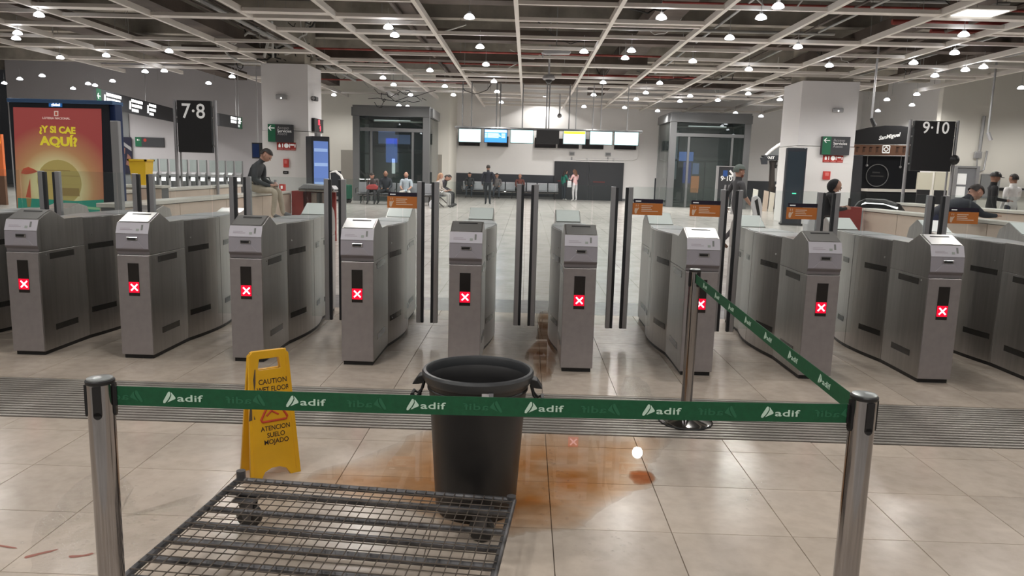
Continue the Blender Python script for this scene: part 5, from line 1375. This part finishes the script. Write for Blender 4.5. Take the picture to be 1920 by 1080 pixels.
def person(label, loc, rz, pose=None, top=None, pants=None, shoe=SHOE, skin=SKIN, hair=HAIRK, sleeve=True, height=1.75, sit=False, long_hair=False, bulk=1., hat=None, fingers=True, face=True, beard=False, group=None, skirt=False, headturn=0.):
    J = dict(SIT if sit else BASEJ)
    if pose: J.update(pose)
    k = height / 1.75
    J = {a: Vector(b) * k for a, b in J.items()}
    keys = list(J)
    V = [J[a] for a in keys]; E_ = [(keys.index(a), keys.index(b)) for a, b, c in BON]; R = [RAD[a] for a in keys]
    segs = [(J[a], J[b], c, (np.mean(RAD[a]) + np.mean(RAD[b])) / 2 * k) for a, b, c in BON]
    roots = [keys.index('pel')]
    if fingers:
        for s in ('l', 'r'):
            w0, p0 = J[s + 'w'], J[s + 'p']; d = (p0 - w0).normalized(); side_ = d.orthogonal().normalized()
            fwd = Vector((0, 1, 0)); side_ = (fwd - d * fwd.dot(d))
            side_ = side_.normalized() if side_.length > .2 else Vector((0, 0, 1)); inn = d.cross(side_).normalized()
            for q, (o_, ln) in enumerate(((-.03, .055), (-.011, .07), (.010, .066), (.029, .055), (.05, .04))):
                b0 = p0 - d * .02 + side_ * o_ * .8 * k
                if q == 4: b0 = w0 + d * .03 + side_ * .02; e1 = b0 + (side_ * .8 + d * .6) * .04; e2 = e1 + d * .03
                else: e1 = p0 + d * ln * .65 * k + side_ * o_ * k; e2 = e1 + (d * .75 + inn * (.4 if s == 'r' else -.4)) * ln * .5 * k
                i0 = len(V); V += [b0, e1, e2]; R += [.0105, .0095, .008]; E_ += [(i0, i0 + 1), (i0 + 1, i0 + 2)]; roots.append(i0)
                segs.append((b0, e2, 'k', .01))
    me = bpy.data.meshes.new('body'); me.from_pydata(V, E_, [])
    ob = bpy.data.objects.new('tmp', me); COL.objects.link(ob)
    md = ob.modifiers.new('s', 'SKIN'); md.use_smooth_shade = True; md.branch_smoothing = .6
    sv = me.skin_vertices[0].data
    for i, r in enumerate(R):
        rr = r if isinstance(r, tuple) else (r, r)
        b_ = bulk if (i < len(keys) and keys[i] in ('pel', 'wai', 'che', 'ls', 'rs', 'le', 're')) else 1.
        sv[i].radius = (rr[0] * k * b_, rr[1] * k * b_); sv[i].use_root = i in roots
    md = ob.modifiers.new('u', 'SUBSURF'); md.levels = 1; md.render_levels = 1
    bm_ = bpy.data.meshes.new_from_object(ob.evaluated_get(bpy.context.evaluated_depsgraph_get()))
    bpy.data.objects.remove(ob)
    hc0 = J['hed'].lerp(J['top'], .45); up0 = (J['top'] - J['nek']).normalized(); fw0 = (Vector((0, 1, 0)) - up0 * up0.y).normalized()
    if headturn: fw0 = Matrix.Rotation(headturn, 3, up0) @ fw0
    B0 = Matrix((fw0.cross(up0), fw0, up0)).transposed().to_4x4(); B0.translation = hc0
    bh = bmesh.new(); bh.from_mesh(bm_); nv0 = len(bh.verts)
    sp = MB().sphere((0, .004, 0), 1., 18, 14, (.078 * k, .098 * k, .122 * k))
    vs_ = []
    for (x_, y_, z_) in sp.v:
        q_ = 1 - max(0., -z_ / (.122 * k)) ** 2 * .28; vs_.append(bh.verts.new(B0 @ Vector((x_ * q_, y_ * (q_ if y_ < 0 else 1), z_))))
    for f_ in sp.f:
        try: bh.faces.new([vs_[i_] for i_ in f_])
        except ValueError: pass
    bmesh.ops.remove_doubles(bh, verts=vs_, dist=1e-5); bmesh.ops.recalc_face_normals(bh, faces=bh.faces); bh.to_mesh(bm_); bh.free()
    segs.append((hc0, hc0 + up0 * .01, 'k', .09 * k))
    bm_.materials.clear()
    sl = {'t': 0, 's': 0, 'f': 0 if sleeve else 2, 'k': 2, 'p': 1, 'o': 3}
    for m in (top, pants, skin, shoe): bm_.materials.append(m)
    C_ = np.zeros(len(bm_.polygons) * 3); bm_.polygons.foreach_get('center', C_); C_ = C_.reshape(-1, 3)
    best = np.full(len(C_), 1e9); idx = np.zeros(len(C_), int)
    for (a, b, c, r) in segs:
        a = np.array(a); b = np.array(b); ab = b - a; tt = np.clip(((C_ - a) @ ab) / max(ab @ ab, 1e-9), 0, 1)
        dd = np.linalg.norm(C_ - (a + tt[:, None] * ab), axis=1) - r
        mk = dd < best; best[mk] = dd[mk]; idx[mk] = sl[c]
    bm_.polygons.foreach_set('material_index', idx); bm_.polygons.foreach_set('use_smooth', np.ones(len(C_), bool))
    t = thing('person', label, 'person', loc, rz, group)
    link('body', bm_, t)
    hc = J['hed'].lerp(J['top'], .45); up = (J['top'] - J['nek']).normalized(); fw = (Vector((0, 1, 0)) - up * up.y).normalized()
    if headturn: fw = Matrix.Rotation(headturn, 3, up) @ fw
    rt_ = fw.cross(up)
    hr = .098 * k
    def hp(x, y, z): return hc + rt_ * x * k + fw * y * k + up * z * k
    B = Matrix((rt_, fw, up)).transposed().to_4x4(); B.translation = hc
    def hm(mb, nm, m, par=t, sm=True):
        me = mb.mesh(nm, m, smooth=sm); me.transform(B); return link(nm, me, par)
    if hair is not None:
        if long_hair: keep = lambda d: (d.y < .035 or d.z > .045)
        else: keep = lambda d: (d.z > .048 or (d.y < -.012 and d.z > -.05))
        hb = MB().sphere((0, -.004, .008), .108 * k, 16, 12, (.90, 1.08, 1.12), keep=keep)
        if long_hair: hb.prism([(-.085, -.02), (-.10, -.07), (-.05, -.115), (.05, -.115), (.10, -.07), (.085, -.02)], -.27, .03)
        hm(hb, 'hair', hair)
    if hat == 'beanie':
        hm(MB().sphere((0, -.01, .02), .125 * k, 16, 12, (.92, 1.08, 1.15), keep=lambda d: d.z > .01 or (d.y < -.04 and d.z > -.05)), 'beanie', mat('grey green beanie', (.09, .11, .10), .9))
    if hat in ('cap', 'backcap'):
        s_ = 1 if hat == 'cap' else -1
        mb = MB().sphere((0, 0, .025), .122 * k, 16, 10, (.92, 1.06, 1.0), keep=lambda d: d.z > -.005)
        mb.prism([(-.07, s_ * .10), (-.05, s_ * .18), (.05, s_ * .18), (.07, s_ * .10)], .018, .028)
        hm(mb, 'cap', BLACK)
    if hat == 'hood':
        hm(MB().sphere((0, -.03, -.01), .122 * k, 16, 12, (.92, 1.08, 1.15), keep=lambda d: d.y < .03), 'hood', top)
    if face:
        for s in (-1, 1):
            hm(MB().sphere((s * .034, .088, .012), .011, 8, 6), 'eye', EYEM)
            hm(MB().sphere((s * .088, -.005, .0), .024, 8, 6, (.5, .8, 1.2)), 'ear', skin)
        hm(MB().add([(-.014, .09, -.03), (.014, .09, -.03), (0, .122, -.022), (-.007, .088, .02), (.007, .088, .02)], [(0, 1, 2), (0, 2, 3), (2, 1, 4), (2, 4, 3), (0, 3, 4, 1)]), 'nose', skin, sm=False)
        hm(MB().sphere((0, .084, -.053), .024, 10, 6, (1, .5, .35)), 'mouth', LIPM)
        if beard: hm(MB().sphere((0, .02, -.06), .085, 12, 8, (.92, .95, .85), keep=lambda d: d.z < .012 and d.y > -.02), 'beard', mat('reddish beard', (.16, .05, .03), .8))
    return t, J, k
def prop(name, label, cat, loc, rz=0.): return thing(name, label, cat, loc, rz)

# seated man on the left low wall
pw = at(486, 362, 13.2)
pose = dict(che=(0, .07, .40), nek=(0, .16, .56), hed=(0, .24, .64), top=(0, .29, .72), wai=(0, -.01, .23), ls=(-.19, .13, .50), rs=(.19, .13, .50), le=(-.24, .12, .24), re=(.24, .12, .24), lw=(-.12, .34, .14), rw=(.12, .34, .14), lp=(-.06, .40, .15), rp=(.06, .40, .15),
  lk=(-.13, .44, .06), rk=(.13, .46, .05), la=(-.14, .50, -.36), ra=(.12, .40, -.38), lt=(-.15, .66, -.40), rt=(.13, .56, -.43))
low = atz(486, 362, 1.01)
person('man in dark grey jacket and beige trousers seated hunched on the left low wall', tuple(on_a(484) + Vector((.02, 0, .0))), -PI / 2, pose, cloth('dark jacket', (.05, .055, .06)), cloth('beige trousers', (.46, .40, .32)), mat('grey trainers', (.12, .12, .13), .6), sit=True, bulk=1.12, hair=HAIRK)
t = thing('black_bag', 'black bag on the low wall beside the seated man', 'bag', tuple(on_a(512))); MB().prism([(-.15, 0), (.18, 0), (.2, .12), (.08, .2), (-.08, .2), (-.16, .1)], -.1, .1, 'y').build('body', CABLE, t, bevel=.03); MB().tube([(-.08, 0, .19), (-.03, 0, .27), (.05, 0, .27), (.08, 0, .19)], .012, 6).build('strap', CABLE, t, smooth=True)
# man with the beanie
p = at(1384, 340, 16.0)
person('bearded man in grey beanie and charcoal shirt walking past, white towel on his arm', (p.x, 16.0, 0), -PI / 2 + .15, dict(WALK, rw=(.22, .20, .98), rp=(.2, .26, .96)), cloth('charcoal shirt', (.06, .06, .065)), cloth('dark trousers', (.045, .04, .045)), mat('brown shoes', (.10, .05, .03), .6), SKIN, None, sleeve=False, height=1.74, hat='beanie', beard=True)
t = thing('white_towel', 'white towel hanging from the bearded man\'s forearm', 'towel', (p.x + .28, 15.74, .55)); MB().prism([(-.02, .02), (.12, .0), (.17, .12), (.18, .36), (.12, .55), (.04, .62), (-.05, .58), (-.06, .4), (-.01, .25)], -.05, .02, 'y').build('cloth', mat('white cloth', (.75, .74, .76), .9), t, bevel=.02); MB().prism([(.0, .5), (.06, .55), (.16, .1), (.12, .08)], -.056, -.0505, 'y').build('dark_strap', CABLE, t)
# woman in black hood and cap at the right
p = at(1553, 340, 13.3)
person('woman in black hooded top and cap looking at her phone beside the red panel', (p.x, 13.3, 0), -PI / 2, dict(nek=(0, .08, 1.46), hed=(0, .14, 1.55), top=(0, .17, 1.64), le=(-.23, .08, 1.14), lw=(-.10, .34, 1.16), lp=(-.06, .40, 1.19), re=(.23, .08, 1.14), rw=(.10, .34, 1.16), rp=(.06, .40, 1.19)), cloth('black hoodie', (.015, .015, .018)), cloth('dark brown trousers', (.05, .042, .04)), SHOE, SKIN, None, height=1.56, hat='hood', bulk=1.05)
t = thing('phone', 'dark phone held by the woman in the black hood', 'phone', (p.x + .40, 13.3, 1.07)); box('case', (-.008, -.04, 0), (.008, .04, .15), BLACK, t, bevel=.004); box('screen', (-.0095, -.035, .01), (-.0082, .035, .14), DARKGL, t)
t = thing('white_strap_bag', 'white bag hanging behind the woman in the black hood', 'bag', (p.x - .24, 13.3, .45)); MB().prism([(-.08, .0), (.08, .0), (.11, .3), (.06, .45), (-.05, .45), (-.1, .3)], -.12, .12, 'y').build('body', mat('white bag', (.6, .6, .62), .7), t, bevel=.03); MB().tube([(-.03, 0, .44), (.02, 0, .62), (.05, 0, .44)], .01, 6).build('strap', CABLE, t, smooth=True)
# man leaning over the right low wall
p = at(1775, 400, 11.3)
person('man in dark navy jacket leaning far forward over the right low wall', (p.x - .20, 11.2, 0), -PI / 2 + .1, dict(pel=(0, -.12, .95), wai=(0, .0, 1.06), che=(0, .24, 1.18), nek=(0, .44, 1.28), hed=(0, .53, 1.34), top=(0, .58, 1.42), ls=(-.19, .36, 1.24), rs=(.19, .36, 1.24), le=(-.25, .50, 1.07), re=(.25, .50, 1.07), lw=(-.20, .74, 1.06), rw=(.20, .74, 1.06), lp=(-.16, .81, 1.06), rp=(.16, .81, 1.06), lh=(-.1, -.12, .91), rh=(.1, -.12, .91), lk=(-.11, -.10, .5), rk=(.11, -.14, .5), la=(-.11, -.22, .09), ra=(.11, -.22, .09), lt=(-.12, -.06, .035), rt=(.12, -.06, .035)), cloth('navy jacket', (.025, .028, .04)), cloth('navy trousers', (.03, .035, .07)), SHOE, SKIN, HAIRK, height=1.78, bulk=1.15)
# two staff at the far right
p = at(1862, 350, 18)
person('staff member in black top and black cap behind the right low wall', (p.x, 18, 0), -PI / 2 - .3, dict(le=(-.23, .1, 1.16), lw=(-.14, .34, 1.12), lp=(-.1, .4, 1.12)), cloth('black top', (.014, .014, .016)), cloth('black trousers', (.02, .02, .022)), SHOE, SKIND, None, height=1.78, hat='cap', bulk=1.1)
p = at(1900, 350, 18.3)
person('staff member in white shirt and dark overalls, last at the right edge', (p.x, 18.3, 0), .25, dict(re=(.27, .08, 1.16), rw=(.24, .34, 1.10), rp=(.2, .4, 1.12)), cloth('white shirt', (.68, .67, .66)), cloth('charcoal overalls', (.06, .06, .07)), SHOE, SKIND, HAIRK, height=1.76)
# walking man in the middle
p = atz(914, 384, 0)
person('man in dark navy clothes walking away in the middle of the hall', (p.x, p.y, 0), .05, dict(WALK, rk=(.09, .02, .50), ra=(.10, -.06, .10), rt=(.12, .08, .04), lk=(-.09, .08, .5), la=(-.08, .14, .09), lt=(-.1, .29, .04), le=(-.27, -.04, 1.15), lw=(-.25, .04, .92), lp=(-.24, .06, .85), re=(.27, -.04, 1.15), rw=(.25, .04, .92), rp=(.24, .06, .85)), cloth('navy sweater', (.02, .022, .032)), cloth('dark slate trousers', (.03, .035, .042)), SHOE, SKIND, HAIRK, height=1.72, bulk=1.08, fingers=False, face=False)
# two women by the dark shutter
p = atz(1061, 376, 0)
person('woman in green top and dark trousers facing the woman in pink', (p.x - .12, 40.7, 0), -PI / 2 + .5, dict(nek=(0, .03, 1.48), hed=(0, .08, 1.58), top=(0, .11, 1.67), re=(.22, .12, 1.16), rw=(.12, .32, 1.22), rp=(.08, .36, 1.26)), cloth('green top', (.03, .20, .15)), cloth('slate trousers', (.05, .06, .075)), SHOEW, SKIN, HAIRK, height=1.62, fingers=False, long_hair=True)
p = at(1077, 376, 39.8)
person('woman in pink top and white trousers with long reddish hair', (p.x, 39.8, 0), PI / 2 - .9, dict(nek=(0, .03, 1.48), hed=(0, .07, 1.58), top=(0, .10, 1.67), re=(.24, .1, 1.16), rw=(.16, .30, 1.26), rp=(.12, .34, 1.30), le=(-.24, .1, 1.16), lw=(-.14, .30, 1.24), lp=(-.1, .34, 1.28)), cloth('pink top', (.70, .45, .45)), cloth('white trousers', (.66, .64, .66)), SHOEW, SKIN, HAIRB, height=1.66, fingers=False, long_hair=True)
t = thing('shoulder_bag', 'pale bag hanging between the two women by the shutter', 'bag', (at(1067, 350, 40).x, 39.8, .72)); MB().prism([(-.12, 0), (.12, 0), (.1, .34), (-.1, .34)], -.06, .06, 'y').build('body', mat('pale bag', (.6, .62, .63), .7), t, bevel=.03); MB().tube([(-.08, 0, .33), (0, 0, .62), (.08, 0, .33)], .012, 6).build('strap', LGREY, t, smooth=True)
# people on the bench in front of the left lift
def seated(label, px, Y, top_, pants_, skin=SKIN, hair=HAIRK, rz=PI, pose=None, shoe=SHOE, X=None, **k):
    return person(label, (at(px, 370, Y).x if X is None else X, Y - .02, .455), rz, pose, top_, pants_, shoe, skin, hair, sit=True, fingers=False, **k)
LAP = dict(che=(0, .08, .42), nek=(0, .16, .58), hed=(0, .22, .66), top=(0, .26, .75))
seated('person in grey top on the lift bench, bent over a red bag', 700, YB, cloth('grey brown top', (.12, .10, .10)), cloth('dark grey trousers', (.05, .05, .055)), pose=LAP)
t = thing('red_bag', 'red bag on the lap of the bent person on the lift bench', 'bag', (at(701, 363, YB).x, YB - .33, .60)); MB().prism([(-.22, 0), (.22, 0), (.24, .14), (.1, .22), (-.15, .2), (-.24, .1)], -.1, .1, 'y').build('body', mat('red fabric', (.40, .06, .06), .7), t, bevel=.04); MB().tube([(-.1, 0, .2), (0, 0, .28), (.1, 0, .2)], .012, 6).build('handle', BLACK, t, smooth=True)
seated('bald broad man in dark navy on the lift bench, knees apart', 724, YB, cloth('dark navy top', (.03, .035, .045)), cloth('black trousers', (.018, .02, .022)), SKIND, None, pose=dict(lk=(-.24, .43, .08), la=(-.24, .40, -.35), lt=(-.28, .54, -.41), rk=(.24, .43, .08), ra=(.24, .40, -.35), rt=(.28, .54, -.41), che=(0, .02, .46), nek=(0, .05, .65), hed=(0, .09, .75), top=(0, .10, .84)), bulk=1.3)
seated('bearded man in pale blue shirt and light trousers on the lift bench', 762, YB, cloth('pale blue shirt', (.55, .62, .70)), cloth('light grey trousers', (.55, .53, .50)), SKIN, None, sleeve=False, beard=True, pose=dict(lk=(-.18, .43, .08), la=(-.2, .42, -.35), lt=(-.22, .56, -.41), rk=(.18, .43, .08), ra=(.2, .42, -.35), rt=(.22, .56, -.41)), bulk=1.1)
YC = 30.4
XB = at(826, 380, 30.4).x
b3 = bench('metal bench end right of the left lift under three waiting people', XB, 29.4, 4, PI / 2, .56)
seated('person in black with dark hair at the far end of the short bench', 818, 31.3, cloth('black coat', (.02, .02, .022)), cloth('black trousers', (.018, .02, .022)), pose=LAP, rz=-PI / 2, X=XB)
seated('person in dark purple top leaning forward on the short bench', 829, 30.5, cloth('dark purple top', (.05, .04, .055)), cloth('dark grey trousers', (.05, .05, .055)), pose=LAP, rz=-PI / 2, X=XB)
seated('woman with light hair in pale clothes at the near end of the short bench', 841, 29.72, cloth('pale blouse', (.55, .48, .44)), cloth('light grey skirt', (.42, .41, .40)), SKIN, mat('blond hair', (.40, .24, .14), .6), rz=-PI / 2 - .2, long_hair=True, X=XB)
t = thing('plastic_bag', 'white plastic bag on the floor by the short bench', 'bag', (XB - .1, 28.95, 0)); MB().prism([(-.16, 0), (.16, 0), (.2, .2), (.08, .36), (-.06, .36), (-.18, .22)], -.1, .1, 'y').build('body', mat('white plastic', (.62, .64, .68), .4), t, bevel=.05); MB().tube([(-.05, 0, .35), (-.02, 0, .46), (.03, 0, .46), (.06, 0, .35)], .012, 6).build('handle', WHITE, t, smooth=True)
# people on the rear wall benches
seated('dark clothed person on the rear bench left of the walking man', 880, 40.8, cloth('slate top', (.05, .055, .06)), cloth('slate trousers', (.05, .06, .075)))
seated('person in grey with raised arm on the rear bench right of the walking man', 931, 40.8, cloth('grey top', (.16, .15, .15)), cloth('slate trousers', (.05, .06, .075)), pose=dict(re=(.28, .2, .42), rw=(.16, .3, .62), rp=(.1, .3, .68)))
seated('person in dark red top at the end of the bench by the empty seats', 974, 40.8, cloth('dark red top', (.16, .06, .05)), cloth('black trousers', (.018, .02, .022)), hair=None)

# ------------------------------------------------------------------ water drops scattered over the wet tiles
mb = MB()
rd = random.Random(21)
zones = [((40, 880), (380, 1070), 230), ((1180, 720), (1235, 800), 60), ((1395, 880), (1440, 960), 40), ((1010, 830), (1060, 1000), 50), ((1060, 1000), (1200, 1075), 40), ((700, 690), (760, 720), 12)]
for (p0, p1, n) in zones:
    for k in range(n):
        x = rd.gauss((p0[0] + p1[0]) / 2, (p1[0] - p0[0]) / 4); y = rd.gauss((p0[1] + p1[1]) / 2, (p1[1] - p0[1]) / 4)
        if p0[0] == 40: y += (300 - x) * .12
        q = atz(x, min(max(y, 700), 1100)); r = rd.choice((.003, .004, .005, .008)); h = r * .35
        a = rd.uniform(0, 3.1); ex = rd.uniform(1., 2.2)
        v = []
        for (rr, z) in ((1., .0018), (.7, .0018 + h * .7)):
            for i in range(8):
                t_ = 2 * PI * i / 8; u = Vector((math.cos(t_) * r * rr * ex, math.sin(t_) * r * rr, 0)); u.rotate(Matrix.Rotation(a, 3, 'Z')); v.append((q.x + u.x, q.y + u.y, z))
        v.append((q.x, q.y, .0018 + h))
        f = [(i, (i + 1) % 8, 8 + (i + 1) % 8, 8 + i) for i in range(8)] + [(8 + i, 8 + (i + 1) % 8, 16) for i in range(8)]
        mb.add(v, f)
tag(mb.build('water_drops', film('clear drop film', (.98, .98, .97), .02), smooth=True), 'clear water drops scattered over the wet floor tiles', 'water', kind='stuff')
